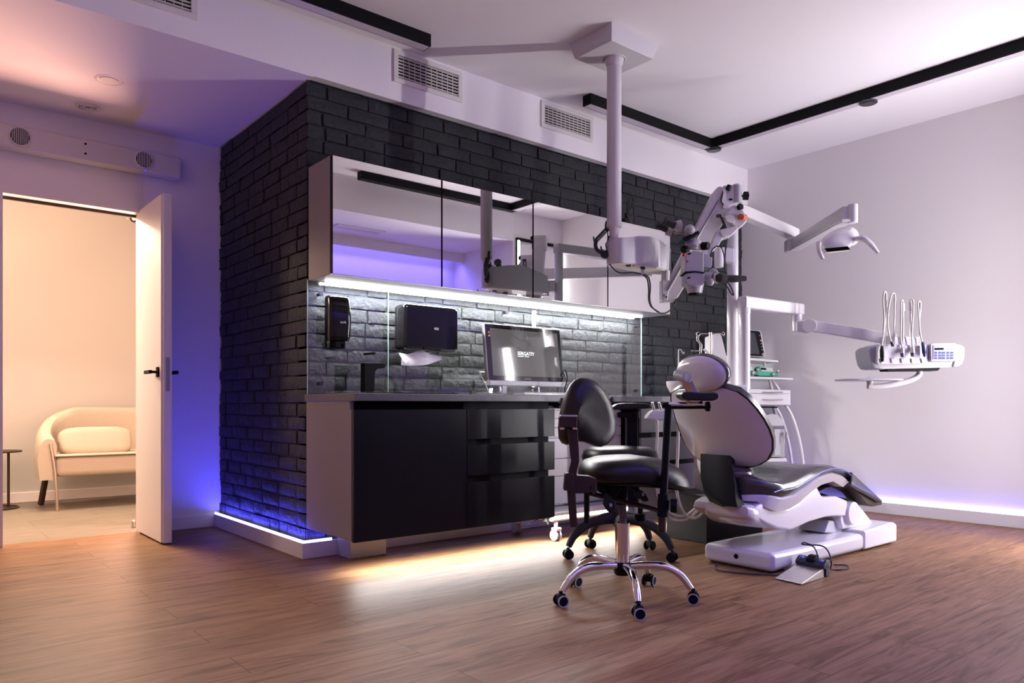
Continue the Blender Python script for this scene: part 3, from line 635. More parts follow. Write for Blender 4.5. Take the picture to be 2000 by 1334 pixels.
# seat bowl / arm: side profile extruded across
low = [(585, 905), (600, 862), (640, 838), (700, 862), (780, 868), (850, 830), (900, 775), (935, 752), (960, 800), (975, 808), (1040, 803), (1100, 828), (1100, 915), (1040, 912), (980, 918), (890, 945), (820, 978), (790, 988), (768, 985), (720, 980), (660, 955), (618, 930)]
MB().prism(pl(low, 2.06), (0, .36, 0), .012, 3).build('seat_arm', 'white', t)
# rear bowl below the backrest
rings = []
for k, (x, hw, z0, z1) in enumerate(((3.185, .10, .285, .330), (3.195, .125, .265, .335), (3.24, .15, .235, .338), (3.34, .175, .205, .338), (3.46, .195, .185, .335), (3.60, .20, .18, .31))):
    zm = (z0 + z1) / 2
    cyy = min(2.27, .726 * x - hw)
    rings.append([Vector((x, cyy + hw * math.copysign(abs(math.cos(q)) ** .5, math.cos(q)), zm + (z1 - z0) / 2 * math.copysign(abs(math.sin(q)) ** .6, math.sin(q)))) for q in (i * 2 * math.pi / 32 for i in range(32))])
MB().loft(rings).build('rear_cover', 'white', t)
# white seat shell following the cushion
def yside(px): return 2.01 + (.16 * max(0, min(1, (1530 - px) / 92)) ** 1.6)
def P2(pts):
    o = []
    for x, y in pts:
        px, py = 1260 + x / 2.779, 680 + y / 2.779; Y = yside(px); p = onY(px, py, Y); o.append((p.x, p.z, Y))
    return o
sh_top = P2([(492, 792), (540, 795), (640, 798), (700, 800), (760, 808), (830, 792), (900, 742), (960, 695), (1030, 672), (1085, 685), (1118, 712)])
sh_bot = P2([(492, 825), (540, 832), (600, 832), (665, 872), (735, 892), (800, 880), (850, 846), (900, 795), (960, 748), (1030, 728), (1098, 758)])
def band(top, bot, dy=0.0, crown=0.0, rim=.02):
    """a padded sheet between two side curves, rounded across its width and symmetric about the chair's centre line"""
    rings = []
    for (xt, zt, ya), (xb, zb, yb) in zip(top, bot):
        r = []; m_ = 14; y0 = ya + dy; y1 = min(2 * YCH - ya, .722 * xt) - dy
        for i in range(m_ + 1):
            u = i / m_; u = u - math.sin(2 * math.pi * u) * .1; yy = y0 + (y1 - y0) * u; ed = min(1, min(u, 1 - u) * (y1 - y0) / rim)
            r.append(Vector((xt, yy, zt - (1 - math.sqrt(max(0, 1 - (1 - ed) ** 2))) * min(.6 * abs(zt - zb), rim * 1.3) + crown * math.sin(math.pi * u))))
        for i in range(m_, -1, -1):
            u = i / m_; r.append(Vector((xt + (xb - xt) * .6, y0 + (y1 - y0) * (.04 + .92 * u), zb)))
        rings.append(r)
    return rings
MB().loft(band(sh_top, sh_bot, .012, rim=.01)).build('seat_shell', 'white', t)
cu_top = P2([(492, 672), (540, 664), (600, 676), (680, 704), (760, 718), (830, 702), (900, 662), (960, 638), (1030, 631), (1085, 649), (1118, 676)])
MB().loft(band(cu_top, sh_top, crown=-.010, rim=.07)).build('seat_cushion', 'uphol', t)
def sidetube(pts, Y, r, name, m): MB().tube(pl(pts, Y), r, n=8, sub=4).build(name, m, t)
sidetube([(700, 783), (760, 762), (830, 748), (900, 708), (960, 672), (1030, 652), (1085, 664), (1116, 690)], 2.004, .003, 'seam_piping', mat('blue_piping', (.10, .12, .55), .3))
MB().ball((3.30, 2.235, .475), .10, .11, .035, p=.85).build('hip_pad', 'uphol', t)
# leg rest
MB().prism(pl([(1123, 672), (1292, 828), (1286, 842), (1118, 745)], 2.02), (0, .50, 0), .008, 2).build('leg_rest', 'uphol', t)
MB().prism(pl([(1110, 735), (1130, 700), (1288, 832), (1286, 850), (1240, 860), (1205, 850)], 2.05), (0, .44, 0), .006, 2).build('leg_rest_frame', 'bronze', t)
MB().prism(pl([(1119, 674), (1128, 676), (1128, 722), (1117, 726)], 2.005), (0, .53, 0), .003).build('leg_rest_hinge', 'blackm', t)
# ribbed underside
MB().prism(pl([(935, 782), (985, 757), (1035, 748), (1100, 765), (1200, 850), (1235, 860), (1160, 838), (1090, 815), (1000, 800)], 2.10), (0, .34, 0)).build('underside_cover', 'blackg', t)
for k in range(11):
    y = 2.12 + k * .030; MB().tube([onY(1260 + a / 2.779, 680 + b_ / 2.779, y) for a, b_ in ((940, 772), (985, 752), (1035, 744), (1090, 758), (1125, 782))], .0055, n=6, sub=3).build('bellows_rib', 'darksteel', t)
# black lumbar bracket behind the back
MB().loft([[onX(px, py, X_) for px, py, X_ in row] for row in (
    ((1368, 886, 3.24), (1400, 888, 3.22), (1427, 890, 3.24), (1434, 897, 3.27), (1430, 899, 3.29), (1400, 896, 3.26), (1372, 894, 3.28)),
    ((1368, 930, 3.20), (1400, 934, 3.17), (1434, 935, 3.20), (1443, 942, 3.25), (1438, 944, 3.27), (1400, 940, 3.22), (1372, 938, 3.25)),
    ((1375, 962, 3.18), (1405, 972, 3.14), (1437, 974, 3.17), (1449, 972, 3.22), (1444, 974, 3.24), (1405, 976, 3.20), (1380, 968, 3.23)),
    ((1385, 978, 3.17), (1412, 988, 3.13), (1440, 991, 3.16), (1454, 987, 3.21), (1448, 989, 3.23), (1412, 990, 3.19), (1388, 981, 3.22)))]).build('lumbar_bracket', 'blackm', t)
# backrest: rows up the back; columns across. centre line leans towards the head end
def backring(x, z, hw, bulge, th_, tilt):
    n_ = Vector((-math.cos(tilt), 0, -math.sin(tilt)))      # outward (to the rear)
    return x, z, hw, bulge, th_, n_
rows = [(3.335, .505, .10, .02), (3.335, .518, .165, .035), (3.33, .550, .222, .050), (3.318, .600, .256, .060), (3.298, .650, .268, .066), (3.270, .700, .268, .068), (3.235, .750, .260, .066), (3.195, .800, .246, .060), (3.155, .845, .225, .050), (3.118, .880, .195, .036), (3.098, .897, .140, .018), (3.092, .904, .06, .004)]
def backloft(rows, off0, off1, grow):
    rings = []
    for i, (x, z, hw, bu) in enumerate(rows):
        a = rows[max(i - 1, 0)]; b_ = rows[min(i + 1, len(rows) - 1)]
        tg = Vector((b_[0] - a[0], 0, b_[1] - a[1])).normalized(); nn = Vector((-tg.z, 0, tg.x))   # rearwards
        if nn.x > 0: nn = -nn
        h = hw + grow; r = []
        for k in range(17):
            u = -1 + k / 8; r.append(Vector((x, YCH + u * h, z)) + nn * (off1 + bu * (1 - abs(u) ** 2.2)))
        for k in range(16, -1, -1):
            u = -1 + k / 8; r.append(Vector((x, YCH + u * h * .97, z)) + nn * (off0 + bu * .5 * (1 - u * u)))
        rings.append(r)
    return rings
MB().loft(backloft(rows, -.004, .0, .0)).build('backrest_shell', 'white', t)
rows2 = [(x, z, hw, 0) for x, z, hw, bu in rows]; rows2 = [(rows[0][0], rows[0][1] - .008, .09, 0)] + rows2[1:-1] + [(3.088, .909, .08, 0)]
MB().loft(backloft(rows2, -.036, -.004, .010)).build('backrest_cushion', 'uphol', t)
# headrest
hc = Vector((3.055, 2.245, .968)); tg = Vector((-.30, 0, .954)); nn = Vector((-.954, 0, -.30)); yy = Vector((0, 1, 0))
hw = .150; hh = .098
def hr(off, s_, n_=28, b_=0): return [hc + yy * (hw * s_ * math.cos(q)) + tg * (hh * s_ * math.sin(q) * (1.0 if math.sin(q) > 0 else .92)) + nn * off for q in (i * 2 * math.pi / n_ for i in range(n_))]
MB().loft([hr(-.006, .97), hr(.004, .96), hr(.022, .88), hr(.034, .68), hr(.038, .2)]).build('headrest_shell', 'white', t)
MB().loft([hr(-.058, .55), hr(-.054, .85), hr(-.038, 1.0), hr(-.014, 1.03), hr(-.004, .99)]).build('headrest_cushion', 'uphol', t)
# headrest joint and post
MB().cyl(V(1322, 732, 3.60), V(1343, 737, 3.54), .026, bevel=.004).build('headrest_knob', 'grey', t)
MB().bar(V(1336, 742, 3.575), V(1352, 774, 3.64), .030, .016, FV, .002).build('headrest_post', 'brass', t, label='pale metal headrest post')
MB().bar(V(1348, 744, 3.60), V(1358, 768, 3.64), .018, .014, FV, .002).ball(V(1360, 767, 3.64), .017).build('headrest_strut', 'midgrey', t)
# ================================================================== DENTAL UNIT
u = thing('dental_unit', 'white dental unit with two posts, instrument tray arm and spittoon beside the chair', 'dental unit', (4.0, 2.85, 0))
MB().box(3.71, 4.30, 2.68, 2.98, 0, .285, .004).build('base_box', 'black', u, label='black glossy box base')
MB().slab([(1376, 760), (1408, 752), (1464, 752), (1466, 800), (1462, 985), (1380, 985)], 4.55, .32, .02, 3).build('body', 'white', u)
p0, p1 = V(1431, 757, 4.71), V(1431, 405, 4.71)
MB().cyl(p0, p1, .0355, .034).build('lamp_post', 'white', u)
p0, p1 = V(1454, 760, 4.62), V(1454, 612, 4.62)
MB().cyl(p0, p1, .0345).build('tray_post', 'white', u)
a0, a1 = V(1454, 591, 4.62), V(1557, 604.5, 4.93)
MB().bar(a0 - (a1 - a0).normalized() * .03, a1 + (a1 - a0).normalized() * .035, .072, .075, (0, 0, 1), .012).cyl(V(1454, 613, 4.62), V(1454, 590, 4.62), .0365, bevel=.003).build('tray_arm', 'white', u)
MB().cyl(V(1556.5, 612, 4.93), V(1556.5, 648, 4.93), .0335, bevel=.004).build('tray_arm_pivot', 'white', u)
kn = MB().slab([(1556, 625), (1568, 626), (1578, 622), (1590, 625), (1595, 635), (1592, 645), (1582, 650), (1556, 647)], 4.87, .07, .008, 3).cyl(V(1581, 636, 4.83), V(1581, 636, 4.95), .0445, bevel=.004); kn.build('knuckle', 'white', u)
MB().bar(V(1584, 636.5, 4.89), V(1748, 664, 4.74), .060, .073, (0, 0, 1), .006).build('spring_arm', 'white', u)
HF = 4.60
MB().slab([(1735, 655), (1745, 657), (1800, 658), (1797, 690), (1740, 690)], HF + .05, .12, .006).build('head_bracket', 'white', u)
hd = MB().slab([(1712, 672), (1807, 674), (1820, 671), (1868, 671), (1866, 716), (1860, 717.5), (1724, 721), (1712, 716)], HF + .03, .17, .008, 3).build('tray_head', 'whitem', u)
MB().slab([(1713, 675), (1709, 674.5), (1702, 678), (1697, 683), (1698, 695), (1702, 711), (1708, 719), (1721, 721), (1721, 716), (1714, 714)], HF + .02, .19, .006, 3).build('end_cap', 'grey', u)
MB().slab([(1866, 672), (1876, 673), (1885, 679), (1884, 700), (1879, 712), (1872, 716), (1861, 717), (1866, 700)], HF + .02, .19, .006, 3).build('end_cap', 'grey', u)
MB().slab([(1714, 675), (1811, 674.5), (1814, 680), (1813, 708), (1811, 710.5), (1717, 712), (1713, 709)], HF, .035, .006, 3).build('instrument_holder', 'whitem', u)
kp = MB().slab([(1817, 672.5), (1822, 670.5), (1866, 669.5), (1869, 672), (1869.5, 701), (1866, 706), (1818, 706)], HF - .015, .05, .006, 3).build('control_panel', 'midgrey', u)
MB().slab([(1823, 674), (1864, 673), (1865, 701), (1823, 702)], HF - .018, .004).build('membrane', mat('membrane', (.36, .34, .45), .4), kp)
MB().slab([(1825.5, 680), (1843, 679.6), (1843, 683), (1825.5, 683.4)], HF - .0195, .002).build('display', 'dark', kp)
for r in range(3):
    for k, x in enumerate((1828, 1836.5, 1843.5, 1852, 1859.5)):
        y = 689 + r * 5.2; MB().slab([(x - 2.6, y - 1.7), (x + 2.6, y - 1.75), (x + 2.6, y + 1.7), (x - 2.6, y + 1.75)], HF - .020, .003).build('key', 'bluekey', kp, False)
for x in (1849, 1855, 1861): MB().slab([(x - 2.3, 679.8), (x + 2.3, 679.7), (x + 2.3, 682.6), (x - 2.3, 682.7)], HF - .0195, .002).build('key', 'midgrey', kp, False)
for x0, x1, y in ((1825, 1836, 676.4), (1851, 1862, 676)): MB().slab([(x0, y), (x1, y - .2), (x1, y + 1), (x0, y + 1.2)], HF - .0192, .002).build('printed_mark', 'grey', kp, False)
MB().slab([(1729, 718), (1838, 717), (1832, 724), (1735, 725)], HF + .04, .10).build('under_tray', 'blackm', u)
# instruments standing in the holder, their hoses looping over the whip arms
inst = [(1722.5, 680, 705, 'darksteel', 'black curette-shaped scaler in the first slot'), (1743, 669, 676, 'rubber', ''), (1762.5, 680, 697, 'steel', ''), (1782.5, 679, 696, 'steel', ''), (1802, 668, 697, 'navy', '')]
hos = [[(1722, 676), (1725, 655), (1727, 620), (1725, 590), (1726, 574), (1729, 569.5), (1731, 578), (1729, 620), (1727, 655), (1727, 676)],
       [(1742, 670), (1737, 655), (1734, 630), (1736, 600), (1741, 577), (1745, 573), (1748, 580), (1747, 620), (1745, 655), (1744, 668)],
       [(1762, 678), (1759, 660), (1760, 620), (1760, 592), (1761.5, 587), (1763.5, 592), (1764, 640), (1763, 660)],
       [(1782, 678), (1781, 650), (1783.5, 610), (1784, 590), (1781, 585), (1778, 590), (1779, 620), (1780, 650)],
       [(1801, 668), (1797, 650), (1795, 620), (1793, 600), (1793, 592), (1796, 588), (1798, 595), (1796, 620)]]
wh = [(1730, 573, 600), (1748, 582, 606), (1764.5, 592, 608), (1777.5, 590, 607), (1796.5, 590, 610)]
for (x, y0, y1, mm, lb), hp, (wx, wy0, wy1) in zip(inst, hos, wh):
    MB().tube([V(a, b_, HF - .010 + .030 * (i / len(hp))) for i, (a, b_) in enumerate(hp)], .0052, n=8, sub=4).build('instrument_hose', 'hose', u)
    if mm == 'steel':
        g = MB().cyl(V(x - .5, y0, HF - .012), V(x, y1 - 5, HF - .025), .0125, .014, bevel=.002).build('handpiece', 'steel', u)
        MB().cyl(V(x, y1 - 6, HF - .026), V(x, y1, HF - .032), .0135, .010, bevel=.002).build('handpiece_tip', 'darksteel', g)
    elif mm == 'navy': MB().tube([V(x, 668, HF - .012), V(x + 1, 675, HF - .018), V(x + 3, 688, HF - .022), V(x + 4, 697, HF - .018)], .01, n=14, radii=[.006, .010, .012, .006]).build('handpiece', 'navy', u)
    elif mm == 'darksteel': MB().tube([V(x, 676, HF - .012), V(x, 685, HF - .022), V(x + .5, 697, HF - .025), V(x + 1, 706, HF - .020)], .01, n=14, radii=[.007, .013, .013, .008]).build('handpiece', 'blackg', u)
    else: MB().tube([V(x - 2, 668, HF - .012), V(x + 1, 676, HF - .022)], .009, n=12, radii=[.007, .010]).build('handpiece', 'rubber', u)
    MB().bar(V(wx, wy0, HF + .02), V(wx + .5, wy1, HF + .02), .008, .014, RV, .001).bar(V(wx + .2, wy1, HF + .025), V(wx - 1, 672, HF + .04), .004, .004, RV).build('whip_arm', 'whitem', u)
    sx = x + .8; MB().slab([(sx - 3.5, 700), (sx + 3.5, 700), (sx + 2, 709), (sx - 2, 709)], HF - .006, .012, .002).build('slot_guide', 'whitem', u)
# lower tray on its own arm
MB().tube([V(1795, 722, HF + .10), V(1795, 732, HF + .10), V(1780, 742, HF + .10), V(1745, 751, HF + .10), V(1710, 755, HF + .10), V(1695, 754, HF + .10)], .018, n=12, sub=4).build('lower_tray_arm', 'white', u)
MB().cyl(V(1699, 738, HF + .10), V(1699, 755, HF + .10), .024, .014, bevel=.003).build('lower_tray_joint', 'midgrey', u)
cT = V(1696, 742.5, HF + .10)
MB().prism([cT + RV * (a * .19) + FV * (b_ * .13) + UV * -.005 for a, b_ in [(math.copysign(abs(math.cos(q)) ** .6, math.cos(q)), math.copysign(abs(math.sin(q)) ** .6, math.sin(q))) for q in (i * 2 * math.pi / 36 for i in range(36))]], (0, 0, .011), .004, 2).build('lower_tray', 'midgrey', u)
# spittoon bowl and cup filler behind the headrest
cS = V(1330, 752, 4.45)
MB().lathe(cS + Vector((0, 0, -.03)), [(.035, -.05), (.06, -.02), (.082, .02), (.088, .05), (.080, .052), (.06, .02)]).build('spittoon_bowl', 'white', u)
MB().tube([V(1325, 760, 4.45), V(1325, 690, 4.45), V(1326, 684, 4.45), V(1329, 683, 4.45), V(1333, 689, 4.45), V(1335, 690.5, 4.45), V(1336.5, 688, 4.45)], .0035, n=8, sub=4).build('cup_filler', 'whitem', u)
MB().slab([(1340, 765), (1378, 765), (1378, 980), (1368, 900), (1352, 800)], 4.62, .10, .01).build('spittoon_column', 'white', u)
# assistant holder and suction hoses
MB().slab([(1262, 820), (1264, 813), (1272, 803), (1280, 800), (1318, 801), (1318, 818), (1300, 821), (1280, 822)], 4.30, .10, .012, 3).build('assistant_holder', 'white', u)
for a, b_ in ((1274, 1278), (1287, 1292)): MB().cyl(V(b_, 803, 4.32), V(a, 786, 4.30), .008, bevel=.001).build('suction_nozzle', 'hose', u)
for pts in ([(1283, 820), (1284, 850), (1282, 890), (1281, 930), (1285, 965), (1295, 1000), (1315, 1015), (1340, 1015), (1362, 998), (1374, 978)],
            [(1297, 820), (1298, 860), (1296, 900), (1293, 940), (1296, 980), (1310, 1003), (1335, 1008), (1356, 995), (1372, 972)],
            [(1325, 800), (1324, 880), (1321, 930), (1322, 960), (1328, 985), (1338, 1005), (1350, 1012), (1365, 1008), (1380, 990)]):
    MB().tube([V(a, b_, 4.30 + .05 * (i / 9)) for i, (a, b_) in enumerate(pts)], .0085, n=10, sub=4).build('suction_hose', 'hose', u)
# operating lamp
l = thing('operating_lamp', 'white dental operating lamp on a jointed arm, high against the right wall', 'dental lamp', tuple(V(1431, 405, 4.71)))
zt = 2.09 - .036
q0, q1 = V(1431, 405, 4.71), V(1552, 452, 5.44); q0.z = q1.z = zt
MB().bar(q0 - (q1 - q0).normalized() * .03, q1, .075, .072, (0, 0, 1), .006).build('boom', 'white', l)
MB().slab([(1541, 466), (1553, 466), (1553, 489), (1549, 491), (1538, 489), (1538, 468)], 5.36, .07, .006).build('joint', 'whitem', l)
MB().bar(V(1551, 476.5, 5.38), V(1655, 417, 4.50), .055, .07, (0, 0, 1), .006, None, .090).build('spring_arm', 'whitem', l)
MB().bar(V(1552, 488, 5.36), V(1657, 430, 4.48), .075, .016, (0, 0, 1), .003).build('arm_cover', 'white', l)
MB().cyl(V(1665.5, 399, 4.50), V(1665.5, 436, 4.50), .029, bevel=.006).build('head_pivot', 'white', l)
LF = 4.42
lh = MB().loft([[V(x, y, LF + d) for x, y, d in r] for r in (
    ((1604, 467, .0), (1630, 452, -.01), (1665, 449, -.01), (1668, 470, -.02), (1666, 484, -.02), (1640, 489, -.01), (1612, 489, 0), (1606, 480, 0)),
    ((1602, 465, .05), (1632, 443, .05), (1670, 437, .05), (1682, 458, .05), (1680, 478, .05), (1640, 488, .05), (1612, 487, .05), (1604, 478, .05)),
    ((1608, 466, .12), (1634, 446, .12), (1668, 440, .12), (1680, 458, .12), (1676, 476, .12), (1640, 484, .12), (1614, 483, .12), (1608, 476, .12)))]).build('lamp_head', 'white', l, sub=2)
MB().slab([(1611, 485), (1656, 481), (1661, 487.5), (1616, 492)], LF - .022, .03, .001).build('reflector_window', 'dark', l)
MB().slab([(1609.5, 484.5), (1656.5, 480.2), (1662, 488), (1615.5, 492.8)], LF - .018, .04, .002).build('window_frame', 'whitem', l)
MB().tube([V(1668, 467, LF), V(1680, 466, LF - .01), V(1690, 468, LF - .02), V(1702, 478, LF - .02), V(1715, 494, LF - .02)], .014, n=12, sub=4, radii=[.014, .018, .017, .015, .009]).build('handle', 'white', l)
MB().tube([V(1600, 474, LF + .01), V(1599, 484, LF), V(1602, 496, LF - .01), V(1608, 506, LF - .01)], .014, n=12, sub=4, radii=[.014, .012, .013, .009]).build('handle', 'white', l)
MB().slab([(1412, 482), (1434, 485), (1434, 513), (1412, 510)], 4.62, .07, .006).build('monitor_bracket', 'white', l)
MB().cyl(V(1404, 484, 4.62), V(1404, 523, 4.62), .028, bevel=.008).build('bracket_joint', 'white', l)
# foot control
f = thing('foot_control', 'steel foot pedal with dark blue button housing in front of the chair base', 'foot control', (3.3, 1.88, 0))
A, B, C3, D = [onZ(x, y, .004) for x, y in ((1514, 1130), (1566, 1142), (1610, 1126), (1560, 1112))]
up_ = Vector((0, 0, .045)); C3 = Vector((C3.x, C3.y, 0)); D = A + (C3 - B); D.z = 0
A.z = B.z = .004
bb = MB(); b = bmesh.new(); vs = [b.verts.new(p) for p in (A, B, C3, D)] + [b.verts.new(p) for p in (A + Vector((0, 0, .004)), B + Vector((0, 0, .004)), C3 + up_, D + up_)]
for q in ((0, 3, 2, 1), (4, 5, 6, 7), (0, 1, 5, 4), (1, 2, 6, 5), (2, 3, 7, 6), (3, 0, 4, 7)): b.faces.new([vs[i] for i in q])
bb.merge(b, .0015); bb.build('pedal', 'steel', f)
ax = (C3 - D).normalized(); fo = (C3 - B); fo.z = 0; fo.normalize(); o0 = D - ax * .008 - fo * .012; L_ = (C3 - D).length + .016
o0.z = 0.001
MB().prism([o0 + fo * a + Vector((0, 0, z)) for a, z in ((-.006, .040), (-.006, .058), (.025, .078), (.052, .078), (.06, .0), (.018, .0), (.014, .040))], ax * L_, .004, 2).build('housing', mat('navy_housing', (.025, .03, .05), .5), f)
MB().prism([o0 + ax * (L_ * .36) + fo * a + Vector((0, 0, z)) for a, z in ((-.004, .06), (.0, .074), (.028, .090), (.056, .090), (.056, .070))], ax * (L_ * .28), .003, 2).build('rocker', 'blackm', f)
for k in (.17, .83): MB().ball(o0 + ax * (L_ * k) + fo * .016 + Vector((0, 0, .070)), .013, .013, .010).build('button', mat('blue_button', (.12, .18, .45), .3), f)
MB().tube([V(1598, 1092, 3.50), V(1594, 1076, 3.52), V(1586, 1066, 3.55), V(1572, 1064, 3.58), V(1566, 1062, 3.60), V(1572, 1060, 3.60), V(1584, 1064, 3.57), V(1600, 1065, 3.55), V(1612, 1070, 3.54), V(1620, 1082, 3.53), V(1624, 1100, 3.50), onZ(1623, 1112, .006), onZ(1640, 1113, .006), onZ(1657, 1110, .006), onZ(1652, 1104, .006), onZ(1628, 1103, .006)], .0034, n=8, sub=4).build('cable', 'rubber', f)
single(MB().tube([onZ(x, y, .007) for x, y in ((1400, 1104), (1396, 1108), (1405, 1114), (1440, 1119), (1480, 1122), (1530, 1123), (1560, 1117))], .004, n=8, sub=4), 'cable', 'rubber', 'thin black cable lying along the front of the chair base', 'cable', tuple(onZ(1440, 1119, 0)))
# ================================================================== CEILING MICROSCOPE
MF = 4.30
mc = Vector((3.195, 2.942, 0))
k = thing('surgical_microscope', 'white ceiling-mounted surgical microscope with black eyepieces and jointed arm', 'microscope', (mc.x, mc.y, ZH))
b = bmesh.new(); T4 = [(2.995, 2.775), (3.392, 2.775), (3.392, 3.108), (2.995, 3.108)]; B4 = [(3.02, 2.80), (3.367, 2.80), (3.367, 3.083), (3.02, 3.083)]
vt = [b.verts.new((x, y, ZH)) for x, y in T4]; vb = [b.verts.new((x, y, 2.80)) for x, y in B4]
b.faces.new(vt); b.faces.new(vb[::-1])
for i in range(4): b.faces.new((vb[i], vb[(i + 1) % 4], vt[(i + 1) % 4], vt[i]))
MB().merge(b, .003).build('ceiling_cover', 'whitem', k)
def colz(y): return CH + (HY - y) / FPX * MF
MB().lathe((mc.x, mc.y, 0), [(.066, 2.80), (.064, 2.795), (.056, colz(114)), (.056, colz(117)), (.053, colz(118)), (.050, colz(124)), (.043, colz(130))]).build('collar', 'whitem', k)
MB().cyl((mc.x, mc.y, colz(125)), (mc.x, mc.y, colz(438)), .0415, n=36).build('column', 'whitem', k)
MB().lathe((mc.x, mc.y, 0), [(.043, colz(437)), (.043, colz(444)), (.034, colz(446)), (.031, colz(446.5)), (.024, colz(463)), (.024, colz(466))]).build('column_taper', 'whitem', k)
dx = Vector((math.cos(math.radians(3)), math.sin(math.radians(3)), 0)); dy = Vector((-dx.y, dx.x, 0)); hb = Vector((mc.x, mc.y, 0)) + dx * .0
prof = []
for s_, (a0, a1) in ((0, (math.pi / 2, 3 * math.pi / 2)),):
    for i in range(13): q = a0 + (a1 - a0) * i / 12; prof.append(hb + dx * (math.cos(q) * .05 + .025) + dy * math.sin(q) * .065)
prof += [hb + dx * x + dy * y for x, y in ((.12, -.085), (.24, -.098), (.36, -.085), (.45, -.07), (.51, -.02), (.51, .05), (.43, .08), (.24, .09), (.12, .08))]
zb, ztp = colz(514), colz(466)
rings = [[p + Vector((0, 0, zb + .0)) for p in prof], [p + Vector((0, 0, ztp - .012 + (.030 * math.sin(max(0, min(1, ((p - hb).dot(dx) - .02) / .46)) * math.pi)))) for p in prof]]
cen = sum(prof, Vector()) / len(prof)
rings.append([cen + (p - cen) * .93 + Vector((0, 0, ztp + (.034 * math.sin(max(0, min(1, ((p - hb).dot(dx) - .02) / .46)) * math.pi)))) for p in prof])
hs = MB().loft(rings).build('control_housing', 'whitem', k)
MB().prism([cen + (p - cen) * .9 + Vector((0, 0, zb - .004)) for p in prof], (0, 0, .006)).build('underside_panel', 'vent', k)
for x, y, w_, h_, m_ in ((.09, -.03, .03, .012, 'black'), (.07, -.06, .006, .006, 'black'), (.10, -.06, .006, .006, 'red'), (.19, -.05, .008, .02, 'black'), (.21, -.05, .008, .02, 'black')):
    c = hb + dx * x + dy * y; MB().box(c.x - w_ / 2, c.x + w_ / 2, c.y - h_ / 2, c.y + h_ / 2, zb - .012, zb - .003, .001).build('socket', m_, hs)
MB().cyl(V(1255.5, 521, MF + .05), V(1255.5, 527, MF + .05), .011).build('plug', 'rubber', hs)
MB().cyl(V(1255.5, 527, MF + .05), V(1255.5, 538, MF + .05), .011, bevel=.003).build('plug', 'whitem', hs)
# lower pivot under the housing, first spring arm up to the head bracket
AF = 4.55
MB().cyl(V(1300.5, 529, AF), V(1300.5, 549, AF), .027, bevel=.003).build('arm_pivot', 'whitem', k)
ar = MB().slab([(1293, 545), (1306, 545), (1313, 536), (1396, 372), (1402, 365), (1408, 363), (1413, 368), (1413, 374), (1404, 392), (1306, 572), (1304, 588), (1293, 588)], AF - .02, .09, .006, 3).build('spring_arm', 'whitem', k)
MB().slab([(1305, 573), (1404, 388), (1411, 374), (1412, 395), (1424, 400), (1432, 404), (1326, 578), (1317, 588), (1306, 588), (1301, 584)], AF - .012, .075, .006, 3).build('arm_underside', 'whitem', ar)
MB().bar(V(1303, 567, AF - .022), V(1402, 392, AF - .022), .003, .0045, FV).build('groove', 'blackm', ar)
for a, b_ in ((1301.5, 580), (1297, 576)): MB().cyl(V(a, b_, AF - .024), V(a, b_, AF - .018), .006 if a > 1300 else .004, n=14).build('bolt', 'darksteel', ar)
hb_ = MB().slab([(1411, 368), (1414, 362), (1421, 362), (1429, 363), (1430, 361), (1446, 361), (1447, 395), (1432, 399), (1417, 403), (1409, 394), (1412, 376)], AF - .03, .10, .006, 3).build('head_bracket', 'whitem', k)
MB().cyl(V(1440, 362, AF - .02), V(1440, 397, AF - .02), .026, bevel=.003).build('bracket_joint', 'midgrey', hb_)
MB().cyl(V(1440, 361, AF - .02), V(1440, 364, AF - .02), .028).build('joint_cap', 'whitem', hb_)
MB().tube([V(1412, 374, AF - .032), V(1410, 384, AF - .032), V(1408, 392, AF - .032), V(1412, 400, AF - .032), V(1413, 407, AF - .032)], .003, n=6).build('groove', 'blackm', hb_)
MB().slab([(1424, 388), (1427, 387), (1431, 388.5), (1431, 390.5), (1424, 391.5)], AF - .034, .004).build('badge', 'blackm', hb_)
def star(c, n_, r, th_, name='knob', m_='blackm'):
    n_ = Vector(n_).normalized(); a, uu, vv = frame(n_)
    pts = [Vector(c) + (uu * math.cos(q) + vv * math.sin(q)) * r * (1 + .10 * math.cos(5 * q)) for q in (i * 2 * math.pi / 40 for i in range(40))]
    return MB().prism(pts, n_ * th_, .002)
star(V(1421, 371, AF - .04), RV * .4 + UV * .9, .014, .030).build('knob', 'blackm', hb_)
MB().cyl(V(1446, 383, AF - .02), V(1453, 383, AF - .02), .006).build('knob_stem', 'darksteel', hb_)
star(V(1452, 383, AF - .02), RV, .024, .028).build('knob', 'blackm', hb_)
MB().bar(V(1410, 405, AF - .01), V(1422, 407, AF - .01), .05, .02).build('arm_tip', 'whitem', hb_)
# lower yoke with orange knob, swan-neck arm down to the optics
YF = 4.42
yk = MB().slab([(1430, 400), (1448, 400), (1449, 405), (1460, 424), (1458, 434), (1444, 447), (1432, 441), (1424, 432), (1416, 424), (1418, 417)], YF, .10, .008, 3).build('yoke', 'whitem', k)
MB().slab([(1416, 422), (1425, 418), (1433, 422), (1436, 432), (1433, 437), (1420, 433)], YF - .006, .02, .003).build('yoke_end', 'vent', yk)
star(V(1443, 405, YF), -FV + RV * .5, .017, .022).build('knob', 'blackm', yk)
MB().cyl(V(1451, 424, YF + .01), V(1445, 423.5, YF - .02), .018, .017, bevel=.002).build('friction_knob', 'orange', yk)
MB().cyl(V(1455, 424.3, YF - .0), V(1448, 424, YF - .045), .017, .016, bevel=.002).build('friction_knob', 'orange', yk)
sw = MB().slab([(1404, 451), (1408, 448), (1438, 440), (1444, 446), (1435, 455), (1430, 460), (1416, 464), (1409, 462)], YF - .03, .10, .010, 3)
